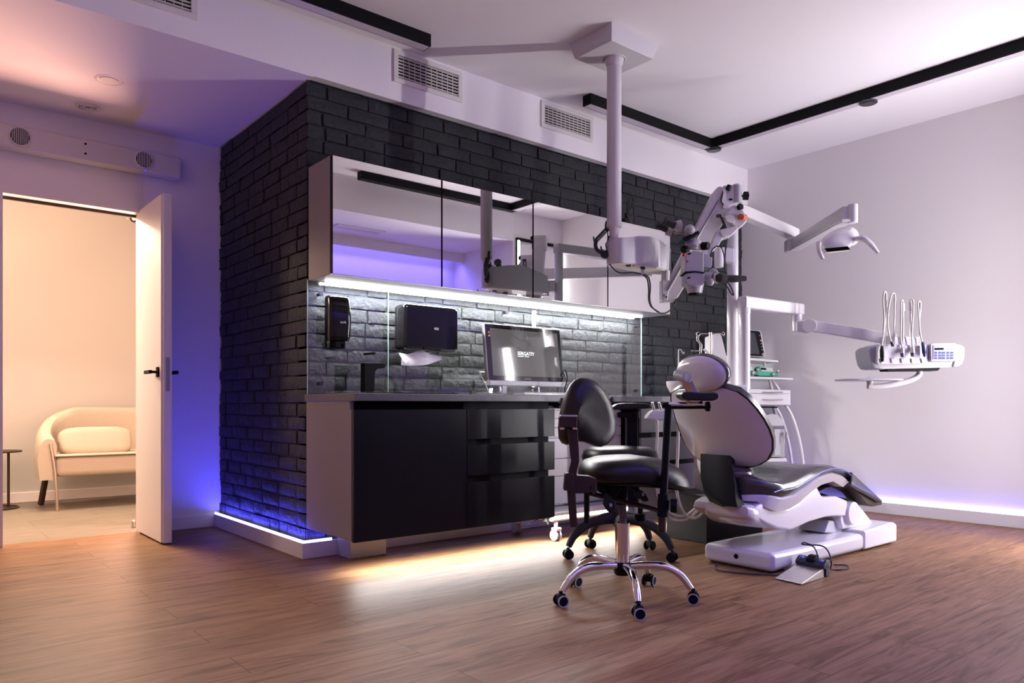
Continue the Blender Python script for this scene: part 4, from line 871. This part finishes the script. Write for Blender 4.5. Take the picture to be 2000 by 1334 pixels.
sw.slab([(1402, 449), (1410, 448), (1413, 463), (1405, 478), (1394, 490), (1382, 499), (1374, 500), (1372, 492), (1382, 484), (1391, 474), (1396, 460)], YF - .02, .055, .006, 3)
sw.build('swan_neck_arm', 'whitem', k)
OF = 4.28
ob = MB().slab([(1339, 492), (1359, 490), (1375, 493), (1374.5, 532), (1358, 530), (1338, 531)], OF, .12, .006, 3).build('optics_body', 'midgrey', k)
MB().slab([(1337.5, 531), (1358, 529.5), (1375.5, 532), (1375.5, 533.8), (1358, 531.3), (1337.5, 533)], OF - .003, .125).build('seam_ring', 'blackm', ob)
MB().slab([(1340, 534), (1358, 531.5), (1376, 534), (1376, 553), (1372, 557), (1358, 559), (1345, 556), (1340, 552)], OF, .12, .006, 3).build('objective_housing', 'midgrey', ob)
MB().cyl(V(1357, 555, OF + .06), V(1357, 573, OF + .06), .052, .040).build('objective', 'midgrey', ob)
MB().cyl(V(1356, 571, OF + .06), V(1356, 578, OF + .06), .036, bevel=.002).build('objective_ring', 'blackm', ob)
for x, y in ((1346.5, 495.5), (1345.5, 542.5)): MB().slab([(x - 3, y - 1), (x + 3, y - 2), (x + 3, y + 1), (x - 3, y + 2)], OF - .004, .006).build('slot', 'blackm', ob)
MB().cyl(V(1342, 510.5, OF - .002), V(1342, 510.5, OF - .006), .0058, n=18).build('badge', 'red', ob)
MB().slab([(1375, 495), (1386, 496), (1386, 502), (1391, 502), (1391, 520), (1386, 524), (1375, 522)], OF + .03, .08, .004).build('side_module', 'midgrey', ob)
# binocular head
bh = MB().loft([[V(x, y, OF + d) for x, y, d in r] for r in (
    ((1341, 490, .0), (1360, 486, -.01), (1374, 488, .0), (1376, 490, .08), (1360, 491, .11), (1342, 492, .09)),
    ((1336, 476, .0), (1352, 478, -.015), (1370, 476, .0), (1373, 478, .08), (1356, 480, .11), (1338, 479, .09)),
    ((1340, 468, .01), (1352, 468, -.0), (1366, 458, .01), (1369, 464, .08), (1355, 470, .10), (1342, 470, .09)))]).build('binocular_base', 'midgrey', k, sub=1)
MB().bar(V(1330, 472, OF + .02), V(1361, 457, OF + .02), .11, .018, (0, 0, 1), .004).build('tilt_plate', 'blackm', bh)
MB().cyl(V(1347, 449, OF + .05), V(1346.5, 449.5, OF - .04), .030, bevel=.010).ball(V(1347.5, 449, OF - .035), .029, .029, .018).build('tilt_housing', 'midgrey', bh)
MB().cyl(V(1351.5, 448, OF - .052), V(1351.5, 448, OF - .058), .0055, n=16).build('badge', 'red', bh)
MB().cyl(V(1331, 441, OF - .02), V(1321, 442, OF - .02), .034, .030, bevel=.006).cyl(V(1331, 448, OF + .04), V(1316, 448, OF + .04), .028, bevel=.006).build('prism_housing', 'midgrey', bh)
for (x0, y0, x1, y1, ff) in ((1326, 444, 1315, 439, OF - .02), (1312, 455, 1302, 451, OF + .06)):
    MB().cyl(V(x0, y0, ff), V(x1, y1, ff), .024, bevel=.003).build('ocular_tube', 'midgrey', bh)
for (x0, y0, x1, y1, ff) in ((1319, 441, 1301, 433, OF - .03), (1303, 448, 1287, 440, OF + .05)):
    MB().cyl(V(x0, y0, ff), V(x1, y1, ff), .021, .020, bevel=.002).lathe(V(x1, y1, ff), [(.019, 0), (.028, .004), (.027, .012), (.017, .016)], V(x1, y1, ff) - V(x0, y0, ff)).build('eyepiece', 'rubber', bh)
MB().cyl(V(1366, 482, OF - .02), V(1372, 482, OF - .03), .018).build('drive_knob_collar', 'steel', bh)
MB().cyl(V(1371, 481, OF - .025), V(1384, 480, OF - .055), .023, .022, bevel=.004).build('drive_knob', 'blackm', bh)
MB().cyl(V(1340, 486, OF + .02), V(1334, 489, OF + .01), .022, bevel=.004).build('drive_knob', 'blackm', bh)
MB().cyl(V(1338, 497, OF + .01), V(1335, 498, OF + .0), .009).build('badge', 'red', bh)
# handle bar at the right of the optics
hn = MB().cyl(V(1376, 540, OF + .05), V(1392, 541, OF + .03), .028, bevel=.004).ball(V(1388, 551, OF + .0), .019, .019, .022).slab([(1390, 523), (1399, 524), (1406, 533), (1406, 541), (1392, 541)], OF + .02, .07, .008).build('handle_joint', 'midgrey', k)
MB().cyl(V(1395, 543, OF + .02), V(1403, 543.5, OF + .01), .030, bevel=.003).build('handle_collar', 'steel', hn)
MB().tube([V(1399, 543.5, OF + .01), V(1408, 543, OF), V(1420, 544, OF), V(1435, 544.5, OF), V(1457, 544, OF)], .02, n=18, radii=[.026, .028, .020, .021, .014]).build('hand_grip', 'rubber', hn)
# cables
def cable(pts, f, r, par, f2=None): MB().tube([V(x, y, f + ((f2 or f) - f) * i / (len(pts) - 1)) for i, (x, y) in enumerate(pts)], r, n=8, sub=5).build('cable', 'rubber', par)
cable([(1190, 515), (1200, 527), (1213, 533), (1235, 532), (1252, 535)], MF - .05, .0035, k)
cable([(1259, 536), (1267, 543), (1270, 560), (1269, 585), (1274, 600), (1288, 611), (1303, 610), (1316, 597), (1322, 580)], MF, .0045, k, AF)
cable([(1256, 537), (1264, 545), (1267, 565), (1267, 585), (1272, 599), (1286, 609)], MF, .0045, k, AF)
cable([(1406, 423), (1411, 432), (1415, 455), (1417, 490), (1416, 515), (1420, 535)], 4.47, .0035, k)
cable([(1409, 424), (1418, 445), (1420, 470), (1416, 500), (1419, 536)], 4.45, .004, k)
cable([(1388, 500), (1391, 488), (1400, 481), (1409, 484), (1414, 500), (1417, 530)], 4.40, .0035, k)
cable([(1412, 553), (1420, 560), (1428, 573), (1433, 576), (1430, 566), (1424, 555), (1418, 550)], 4.36, .004, k)
MB().box(*(lambda c: (c.x - .012, c.x + .012, c.y - .012, c.y + .012, c.z - .01, c.z + .01))(V(1404, 422, 4.46)), .003).build('cable_clip', 'darksteel', k)
# bundle of cables hanging behind the column
def coil(p, q, sag, r, turns):
    pts = []; n_ = turns * 8
    a = (V(*q) - V(*p)); ax_, uu, vv = frame(a)
    for i in range(n_ + 1):
        s_ = i / n_; c = V(*p) + a * s_ - UV * sag * math.sin(math.pi * s_); w_ = i * 2 * math.pi / 8
        pts.append(c + (uu * math.cos(w_) + vv * math.sin(w_)) * r)
    return pts
cbm = MB().tube(coil((1186, 447, MF + .02), (1164, 470, MF + .02), .0, .011, 9), .0042, n=6, sub=1); cbm.build('coiled_cable', 'rubber', k)
cable([(1186, 432), (1184, 442), (1187, 450)], MF + .03, .009, k)
cable([(1164, 470), (1163, 480), (1167, 489), (1176, 494), (1187, 492)], MF + .02, .011, k)
cable([(1159, 462), (1160, 470), (1163, 478)], MF + .02, .004, k)
cable([(1173.5, 481), (1175, 488), (1180, 493)], MF + .01, .0045, k)
cable([(1187, 455), (1187, 470), (1183, 478), (1186, 490)], MF + .02, .0035, k)
cable([(1193, 462), (1188, 466), (1186, 500)], MF + .03, .006, k)
cable([(1176, 496), (1181, 500), (1188, 498)], MF + .02, .016, k)
# ================================================================== STOOLS
def castor(par, c, outdir, mat_w, rim=True, r=.0245):
    """twin-wheel castor at floor point c"""
    c = Vector(c); o_ = Vector(outdir).normalized(); sd = Vector((-o_.y, o_.x, 0))
    cs = MB().bar(c + UV * .020 - sd * 0, c + UV * .052, .030, .034, o_, .005).cyl(c + UV * .045, c + UV * .062, .008).build('castor', mat_w, par)
    for s_ in (-1, 1):
        MB().cyl(c + sd * s_ * .0155 + UV * r, c + sd * s_ * .026 + UV * r, r, bevel=.003).build('wheel', 'blackm', cs)
        if rim:
            m_ = MB().lathe(c + sd * s_ * .0258 + UV * r, [(r * .80, 0), (r * .80, .0022), (r * .97, .0022), (r * .97, 0), (r * .80, 0)], sd * s_, cap=False); m_.build('wheel_rim', 'midgrey', cs)
SX, SY = 2.381, 2.143
SF = SX * C_ + SY * S_
s1 = thing('saddle_stool', 'black leather saddle stool with backrest and arm support on a five-star chrome base', 'stool', (SX, SY, 0), 'wheeled stools')
s0 = Vector((SX, SY, 0)); RR_ = .285
for i in range(5):
    q = math.radians(18 + 72 * i); d_ = Vector((math.cos(q), math.sin(q), 0))
    MB().tube([s0 + d_ * .02 + UV * .142, s0 + d_ * .10 + UV * .150, s0 + d_ * .175 + UV * .148, s0 + d_ * .235 + UV * .118, s0 + d_ * (RR_ - .005) + UV * .062], .014, n=16, sub=6, radii=[.015, .017, .0175, .016, .0135]).build('base_leg', 'chrome', s1)
    castor(s1, s0 + d_ * (RR_ + .004), Vector((-d_.y, d_.x, 0)) if i % 2 else d_, 'blackm')
MB().lathe(s0, [(.030, .105), (.037, .112), (.038, .150), (.030, .160)]).build('hub', 'blackm', s1)
MB().lathe(s0, [(.0275, .155), (.0275, .315), (.030, .316), (.030, .325), (.018, .326)]).build('gas_lift_tube', 'chrome', s1)
MB().cyl(s0 + UV * .32, s0 + UV * .43, .0155).build('gas_lift_piston', 'darksteel', s1)
def S(px, py, df=0): return V(px, py, SF + df)
mech = MB().slab([(1162, 926), (1262, 926), (1262, 934), (1248, 941), (1218, 946), (1205, 970), (1190, 972), (1168, 960), (1164, 945)], SF - .08, .16, .006)
mech.cyl(S(1213, 950), S(1213, 985), .028).build('mechanism', 'blackm', s1)
# saddle seat
def seatring(sc_, z, sag):
    r = []
    for i in range(44):
        q = i * 2 * math.pi / 44; cx_ = math.copysign(abs(math.cos(q)) ** .85, math.cos(q)); sy_ = math.copysign(abs(math.sin(q)) ** .85, math.sin(q))
        x_ = cx_ * .232 * sc_; y_ = sy_ * .20 * sc_ * (1 - .18 * cx_)
        r.append(s0 + RV * (.045 + x_) + FV * (-.0 + y_) + UV * (z - sag * max(0, x_) * .36 - .006 * max(0, -x_) * 4))
    return r
MB().loft([seatring(.75, .507, .5), seatring(.93, .512, .6), seatring(1.0, .535, .7), seatring(.99, .565, .8), seatring(.90, .590, .7), seatring(.72, .603, .55), seatring(.45, .606, .3), seatring(.15, .602, .1)]).build('seat', 'leather', s1)
MB().loft([seatring(.55, .493, .5), seatring(.9, .507, .6)]).build('seat_pan', 'blackm', s1)
# backrest
bp = [(1133.7, 737.5), (1147, 738), (1160, 742), (1172, 752), (1182, 765), (1192, 783), (1199, 803), (1203.5, 825), (1203, 843), (1197, 857), (1186, 868), (1174, 873), (1163, 872), (1150, 867.5), (1138, 863), (1127, 862.5), (1116, 867), (1106, 869.5), (1097, 866), (1091, 856), (1089.5, 836), (1091, 815), (1096, 792), (1103, 770), (1112, 752), (1122, 742)]
cx_, cy_2 = 1147, 806
def brr(s_, df): return [S(cx_ + (x - cx_) * s_, cy_2 + (y - cy_2) * s_, df + .05 * ((x - cx_) / 57) ** 2 * s_ * s_ + .0006 * (x - cx_)) for x, y in bp]
MB().loft([brr(.30, -.232), brr(.75, -.228), brr(.95, -.215), brr(1.0, -.195), brr(.99, -.175), brr(.90, -.155), brr(.5, -.145)]).build('backrest', 'leather', s1)
bk = MB().slab([(1092, 815), (1096, 811), (1127, 811), (1128, 814), (1127, 835), (1092, 834)], SF - .285, .045, .004).build('back_bracket', 'bronze', s1)
MB().slab([(1093, 814), (1095, 810.5), (1128, 810.5), (1128, 814.5)], SF - .288, .05, .002).build('bracket_cap', 'steel', bk)
for x in (1093, 1118): MB().slab([(x, 835), (x + 9, 835), (x + 10, 839), (x + 1, 839.5)], SF - .285, .03, .001).build('bracket_lug', 'brass', bk)
MB().slab([(1109, 838), (1128, 838), (1131, 880), (1131.5, 902), (1126, 925), (1127, 930), (1124, 960), (1128, 1026), (1127, 1030), (1115, 1030), (1113, 1025), (1108, 958), (1105, 955), (1110, 925), (1116, 900), (1114, 890)], SF - .27, .016, .003).build('back_bar', 'bronze', s1)
MB().slab([(1104, 926), (1108, 924), (1121, 926), (1119, 960), (1101, 958)], SF - .29, .055, .003).slab([(1118, 928), (1150, 930), (1165, 935), (1165, 960), (1140, 964), (1120, 964)], SF - .26, .05, .004).build('bar_clamp', 'bronze', s1)
star(S(1146, 951, -.22), RV * .8 - FV * .6, .026, .035).build('clamp_knob', 'blackm', s1)
MB().cyl(S(1146, 960, -.10), S(1146, 1021, -.10), .0115).build('side_post', 'blackm', s1)
# levers with printed paddles
for pp, f_ in (([(1183, 962), (1196, 972), (1203, 982), (1203, 990), (1197, 1002), (1191, 1003), (1184, 996), (1177, 984)], -.13), ([(1240, 955), (1252, 957), (1262, 965), (1268, 976), (1266, 980), (1258, 980), (1240, 968)], -.02)):
    MB().slab(pp, SF + f_, .018, .006, 3).build('lever_paddle', 'black', s1)
MB().bar(S(1180, 945, -.08), S(1190, 975, -.12), .014, .014).bar(S(1225, 945, -.02), S(1250, 962, -.01), .014, .014).build('lever_rod', 'blackm', s1)
for x, y, f_ in ((1193, 987, -.135), (1256, 966, -.025)): MB().slab([(x - 3, y - 4), (x + 3, y - 3), (x + 2, y + 3), (x - 2, y + 3)], SF + f_, .003).build('lever_print', 'midgrey', s1)
# curved flat arm to the right post
MB().tube([S(1148, 962, -.05), S(1170, 968, -.05), S(1200, 975, -.04), S(1235, 984, -.02), S(1268, 992, -.09), S(1298, 1001, -.18)], .021, n=12, sub=5, flat=.5).build('swing_arm', 'bronze', s1)
MB().cyl(S(1251, 985, .0), S(1251, 1003, .0), .011).build('stop_stem', 'blackm', s1)
MB().cyl(S(1251, 1003, .0), S(1251, 1017, .0), .0255, bevel=.003).build('stop_knob', 'blackm', s1)
MB().cyl(S(1306, 790, -.20), S(1294, 1000, -.20), .0150).build('arm_post', 'blackm', s1)
MB().cyl(S(1294, 990, -.20), S(1293, 1039, -.20), .0155).build('arm_post_end', 'bronze', s1)
MB().cyl(S(1296, 965, -.20), S(1294.5, 1009, -.20), .0225, bevel=.003).build('post_sleeve', 'blackm', s1)
star(S(1310, 987, -.22), RV - FV * .3, .026, .026).build('clamp_knob', 'blackm', s1)
MB().slab([(1269, 903), (1272, 901), (1283, 901), (1283, 907), (1310, 907), (1311, 923), (1281, 926), (1270, 926)], SF - .09, .06, .004).build('post_bracket', 'blackm', s1)
MB().cyl(S(1300, 786, -.20), S(1301, 795, -.20), .016, bevel=.003).cyl(S(1303, 791.5, -.20), S(1366, 791.5, -.22), .0062).build('arm_joint', 'blackm', s1)
MB().cyl(S(1304, 789.5, -.205), S(1372, 789.5, -.225), .0085).build('arm_rod', 'chrome', s1)
MB().tube([S(1304, 796, -.20), S(1340, 796, -.21), S(1380, 795.5, -.23)], .006, n=8).build('lower_rod', 'blackm', s1)
star(S(1378, 794, -.23), RV, .018, .016).build('rod_knob', 'blackm', s1)
MB().cyl(S(1368, 783, -.22), S(1368, 792, -.22), .008).build('pad_stem', 'blackm', s1)
MB().slab([(1331, 770), (1336, 765.5), (1348, 765), (1372, 767), (1395, 766), (1403, 768), (1406, 773), (1402, 780), (1392, 783), (1345, 782), (1334, 778)], SF - .28, .11, .009, 3).build('arm_pad', 'leather', s1)
MB().slab([(1346, 782), (1368, 782), (1368, 785), (1350, 785)], SF - .26, .07, .001).build('pad_plate', 'brass', s1)
# second stool
TX, TY = 3.03, 2.75
TF = TX * C_ + TY * S_
s2 = thing('saddle_stool', 'black stool with curved black nylon base, standing behind the chrome-based one', 'stool', (TX, TY, 0), 'wheeled stools')
t0 = Vector((TX, TY, 0))
def T(px, py, df=0): return V(px, py, TF + df)
for i in range(5):
    q = math.radians(6 + 72 * i); d_ = Vector((math.cos(q), math.sin(q), 0))
    MB().tube([t0 + d_ * .02 + UV * .205, t0 + d_ * .09 + UV * .205, t0 + d_ * .18 + UV * .180, t0 + d_ * .25 + UV * .125, t0 + d_ * .283 + UV * .066], .02, n=14, sub=6, radii=[.026, .027, .024, .021, .017]).build('base_leg', 'rubber', s2)
    castor(s2, t0 + d_ * .285, Vector((-d_.y, d_.x, 0)) if i % 2 else d_, 'rubber', False, .026)
MB().lathe(t0, [(.032, .165), (.040, .175), (.038, .235), (.030, .29), (.026, .30)]).build('hub', 'rubber', s2)
MB().cyl(t0 + UV * .29, t0 + UV * .53, .022).cyl(t0 + UV * .10, t0 + UV * .17, .024).build('gas_lift', 'blackm', s2)
def seat2(sc_, z): return [t0 + RV * (-.0 + math.copysign(abs(math.cos(q)) ** .85, math.cos(q)) * .205 * sc_) + FV * (math.sin(q) * .18 * sc_) + UV * z for q in (i * 2 * math.pi / 40 for i in range(40))]
MB().loft([seat2(.8, .505), seat2(.97, .515), seat2(1.0, .545), seat2(.95, .575), seat2(.8, .592), seat2(.4, .598), seat2(.1, .598)]).build('seat', 'leather', s2)
MB().box(TX - .06, TX + .06, TY - .06, TY + .06, .47, .508, .01).build('mechanism', 'blackm', s2)
MB().slab([(1224, 812), (1246, 812), (1246, 985), (1236, 990), (1224, 985)], TF + .06, .05, .004).build('back_post', 'blackm', s2)
MB().cyl(T(1168, 869, .05), T(1168, 915, .05), .010).cyl(T(1148, 880, .05), T(1148, 900, .05), .015).build('arm_post', 'blackm', s2)
MB().bar(T(1205, 810, .07), T(1246, 810, .07), .04, .028, (0, 0, 1), .006).cyl(T(1243, 803, .05), T(1243, 816, .05), .02, bevel=.004).build('arm_joint', 'blackm', s2)
MB().slab([(1194, 797), (1206, 789), (1222, 787), (1258, 787), (1270, 789), (1273, 794), (1268, 798), (1230, 800), (1200, 800)], TF + .03, .13, .008, 3).build('arm_pad', 'leather', s2)
MB().ball(T(1195, 781, .0), .018, .014, .018).ball(T(1097, 784, .0), .014, .014, .020).build('backrest_knob', 'rubber', s2)
MB().slab([(1102, 778), (1191, 778), (1193, 808), (1150, 816), (1103, 808)], TF + .0, .04, .012, 3).build('backrest', 'leather', s2)
# ================================================================== EQUIPMENT TROLLEY AND DEVICES AT THE RIGHT
GF = 5.95
g = thing('equipment_trolley', 'white equipment trolley with shelves and curved legs beside the right wall', 'trolley', tuple(onZ(1500, 1010, 0)))
def shelf(x0, x1, y0, y1, f, d_, name): MB().slab([(x0, y0), (x1, y0 + (y1 - y0) * 0), (x1, y1), (x0, y1)], f, d_, .004).build(name, 'white', g)
def gslab(pts, f, d_, name, m_='white', bev=.004, par=None): return MB().slab(pts, f, d_, bev).build(name, m_, par or g)
gslab([(1380, 692), (1465, 699), (1520, 704), (1520, 708), (1465, 703.5), (1380, 697)], GF, .36, 'shelf')
gslab([(1380, 732), (1465, 735.5), (1549, 738.5), (1549, 742), (1465, 740), (1380, 737)], GF - .10, .46, 'shelf')
bl = gslab([(1415, 757), (1467, 760), (1544, 762), (1544, 792), (1467, 791), (1415, 790)], GF - .04, .36, 'drawer_block')
gslab([(1462, 762.5), (1543, 763.5), (1543, 768.5), (1462, 768)], GF - .052, .014, 'drawer', par=g)
gslab([(1462, 769.5), (1543, 770.5), (1543, 791), (1462, 790)], GF - .052, .014, 'drawer', par=g)
for y in (766, 780.5): MB().tube([V(1491, y, GF - .06), V(1500, y + .8, GF - .075), V(1520, y + .8, GF - .075), V(1529, y, GF - .06)], .006, n=8, sub=4, flat=.6).build('drawer_handle', 'steel', g)
gslab([(1428, 793), (1520, 794), (1518, 797), (1430, 796)], GF, .3, 'under_rail', 'blackm', .002)
for x0, y0, x1, y1 in ((1503, 742, 1508, 762), (1492, 704, 1494, 716)): MB().cyl(V(x0, y0, GF + .08), V(x1, y1, GF + .08), .012).build('post', 'white', g)
MB().tube([V(1508, 742, GF + .1), V(1514, 750, GF + .1), V(1522, 762, GF + .1)], .012, n=10).build('post', 'white', g)
for dx_, f_ in ((0, GF), (-22, GF + .25)):
    MB().tube([V(1535 + dx_, 792, f_), V(1548 + dx_, 815, f_), V(1559 + dx_, 850, f_), V(1566 + dx_, 885, f_), V(1570 + dx_, 925, f_), V(1571 + dx_, 990, f_)], .0125, n=12, sub=4).build('curved_leg', 'white', g)
MB().cyl(V(1510, 793, GF + .12), V(1516, 812, GF + .12), .014).build('post', 'white', g)
gslab([(1440, 820), (1508, 808), (1520, 811), (1531, 824), (1534, 827), (1534, 832), (1440, 832)], GF + .02, .28, 'shelf_device', 'midgrey')
gslab([(1440, 836), (1533, 838), (1533, 893), (1440, 893)], GF + .04, .30, 'lower_cabinet', 'grey')
gslab([(1513, 838), (1524, 838), (1524, 888), (1513, 890)], GF + .03, .01, 'cabinet_panel', 'midgrey', .001)
gslab([(1440, 896), (1536, 895), (1538, 902), (1440, 903)], GF, .30, 'base_shelf', 'white')
MB().cyl(V(1535, 847, GF - .0), V(1535, 847, GF + .05), .012).cyl(V(1531, 866, GF), V(1531, 845, GF), .005).build('valve', 'steel', g)
MB().box(*(lambda a, b_: (min(a.x, b_.x), max(a.x, b_.x), min(a.y, b_.y), max(a.y, b_.y), 0, .05))(V(1480, 905, GF), V(1571, 905, GF + .3)), .01).build('foot', 'white', g)
pm = thing('patient_monitor', 'black patient monitor on the top shelf of the trolley', 'monitor', tuple(V(1480, 699, GF + .1)))
MB().slab([(1440, 641), (1483, 645), (1487, 648), (1496, 693), (1494, 698), (1440, 695)], GF + .05, .14, .008, 3).build('casing', 'midgrey', pm)
MB().slab([(1440, 643), (1481, 646.5), (1485, 649), (1493, 693), (1490, 696), (1440, 693.5)], GF + .045, .008, .002).build('bezel', 'blackg', pm)
MB().slab([(1442, 647), (1474, 650), (1484, 692), (1442, 690)], GF + .042, .004).build('screen', mat('grey_screen', (.05, .05, .055), .15), pm)
for x, y, m_ in ((1486, 665, 'amber'), (1484, 655, 'midgrey'), (1487, 671, 'midgrey'), (1488, 677, 'midgrey'), (1489, 683, 'midgrey')): MB().cyl(V(x, y, GF + .044), V(x, y, GF + .038), .006 if m_ == 'amber' else .004, n=12).build('button', m_, pm)
MB().cyl(V(1492, 692, GF + .04), V(1491, 692, GF + .01), .011, bevel=.002).build('dial', 'steel', pm)
sp = thing('syringe_pump', 'green syringe pump standing right of the posts on the lower trolley shelf', 'syringe pump', tuple(V(1498, 735, GF)), 'green syringe pumps')
bd = MB().slab([(1481, 719), (1484, 715), (1508, 717), (1512, 729), (1511, 735), (1480, 734)], GF - .02, .10, .004).build('body', 'green', sp)
MB().slab([(1484, 716.5), (1508, 718), (1511, 726), (1487, 725)], GF - .024, .005, .001).build('keypad', 'midgrey', sp)
MB().slab([(1486, 718), (1496, 718.7), (1497, 722.5), (1487, 722)], GF - .027, .004).build('display', 'blackg', sp)
MB().slab([(1506, 728), (1519, 726), (1521, 734), (1506, 735)], GF - .02, .06, .003).build('clamp', 'green', sp)
for x, y in ((1510, 731), (1519, 724), (1472, 727)): MB().ball(V(x, y, GF - .03), .012).cyl(V(x, y, GF - .03), V(x, y + 5, GF - .02), .008).build('knob', 'steel', sp)
q = dup(sp, V(1459, 733, GF) - V(1498, 735, GF), 'green syringe pump half hidden behind the white posts on the lower shelf')
iv = thing('infusion_stand', 'thin steel infusion stand with hooks behind the headrest', 'infusion stand', tuple(onZ(1388, 985, 0)))
IF_ = 4.88
MB().cyl(V(1388, 655, IF_), V(1388, 985, IF_), .0065).build('pole', 'brass', iv); MB().cyl(V(1387.5, 649, IF_), V(1387.5, 657, IF_), .010).build('collar', 'steel', iv)
MB().tube([V(1366, 649, IF_), V(1362, 649, IF_), V(1360, 652, IF_), V(1362, 655.5, IF_), V(1366, 655, IF_), V(1369, 652, IF_), V(1387, 652, IF_), V(1408, 651.5, IF_), V(1413, 655, IF_), V(1415, 651, IF_), V(1411, 648, IF_)], .0035, n=8, sub=4).build('hook_bar', 'steel', iv)
for dx_ in (0, 3.5): MB().tube([V(1361 + dx_, 656, IF_), V(1361 + dx_, 665, IF_), V(1367 + dx_, 674, IF_), V(1366 + dx_, 690, IF_), V(1364.5 + dx_, 704, IF_), V(1363 + dx_, 740, IF_)], .003, n=8, sub=3).build('hanger', 'steel', iv)
MB().lathe(V(1359, 686.5, IF_), [(.030, 0), (.033, .003), (.030, .006), (.027, .003)]).build('ring', 'steel', iv)
ad = thing('anaesthesia_device', 'tall white medical device with slanted front behind the white posts', 'medical device', tuple(onZ(1408, 985, 0)))
MB().slab([(1393, 654), (1395, 652), (1407, 652), (1409, 655), (1420, 700), (1432, 740), (1432, 980), (1392, 980)], 4.98, .22, .01, 3).build('body', 'white', ad)
MB().tube([V(1375, 682, 5.0), V(1380, 686, 5.0), V(1385, 692, 5.0), V(1398, 705, 5.0), V(1410, 718, 5.0), V(1425, 735, 5.0)], .015, n=12, sub=4, flat=.6).tube([V(1383, 692, 5.0), V(1386, 700, 5.0), V(1387, 712, 5.0), V(1387, 745, 5.0)], .010, n=10).build('arm', 'white', ad)
MB().slab([(1359, 658), (1392, 656), (1392, 770), (1359, 770)], 5.56, .03, .004).slab([(1372, 770), (1392, 770), (1392, 980), (1372, 980)], 5.56, .03, .004).build('back_panel', 'blackm', ad)
st = thing('rolling_device_base', 'small white wheeled device base on the floor in front of the grey drawers', 'device base', tuple(onZ(1355, 1008, 0)))
MB().slab([(1322, 993), (1330, 988), (1345, 984), (1380, 983), (1384, 998), (1372, 998)], 5.35, .30, .01, 3).build('base', 'white', st)
MB().slab([(1345, 984), (1364, 983), (1380, 985), (1380, 988), (1350, 987)], 5.34, .1, .003).build('cover', mat('blue_cover', (.04, .10, .16), .4), st)
for x, y in ((1352, 1003), (1379, 1003)): MB().cyl(V(x, y - 8, 5.42), V(x, y - 3, 5.42), .01).cyl(V(x - 1.5, y - .5, 5.42), V(x + 2.5, y - .5, 5.42), .02).build('castor', 'midgrey', st)
for o in bpy.data.objects:
    if '_w' in o: del o['_w']
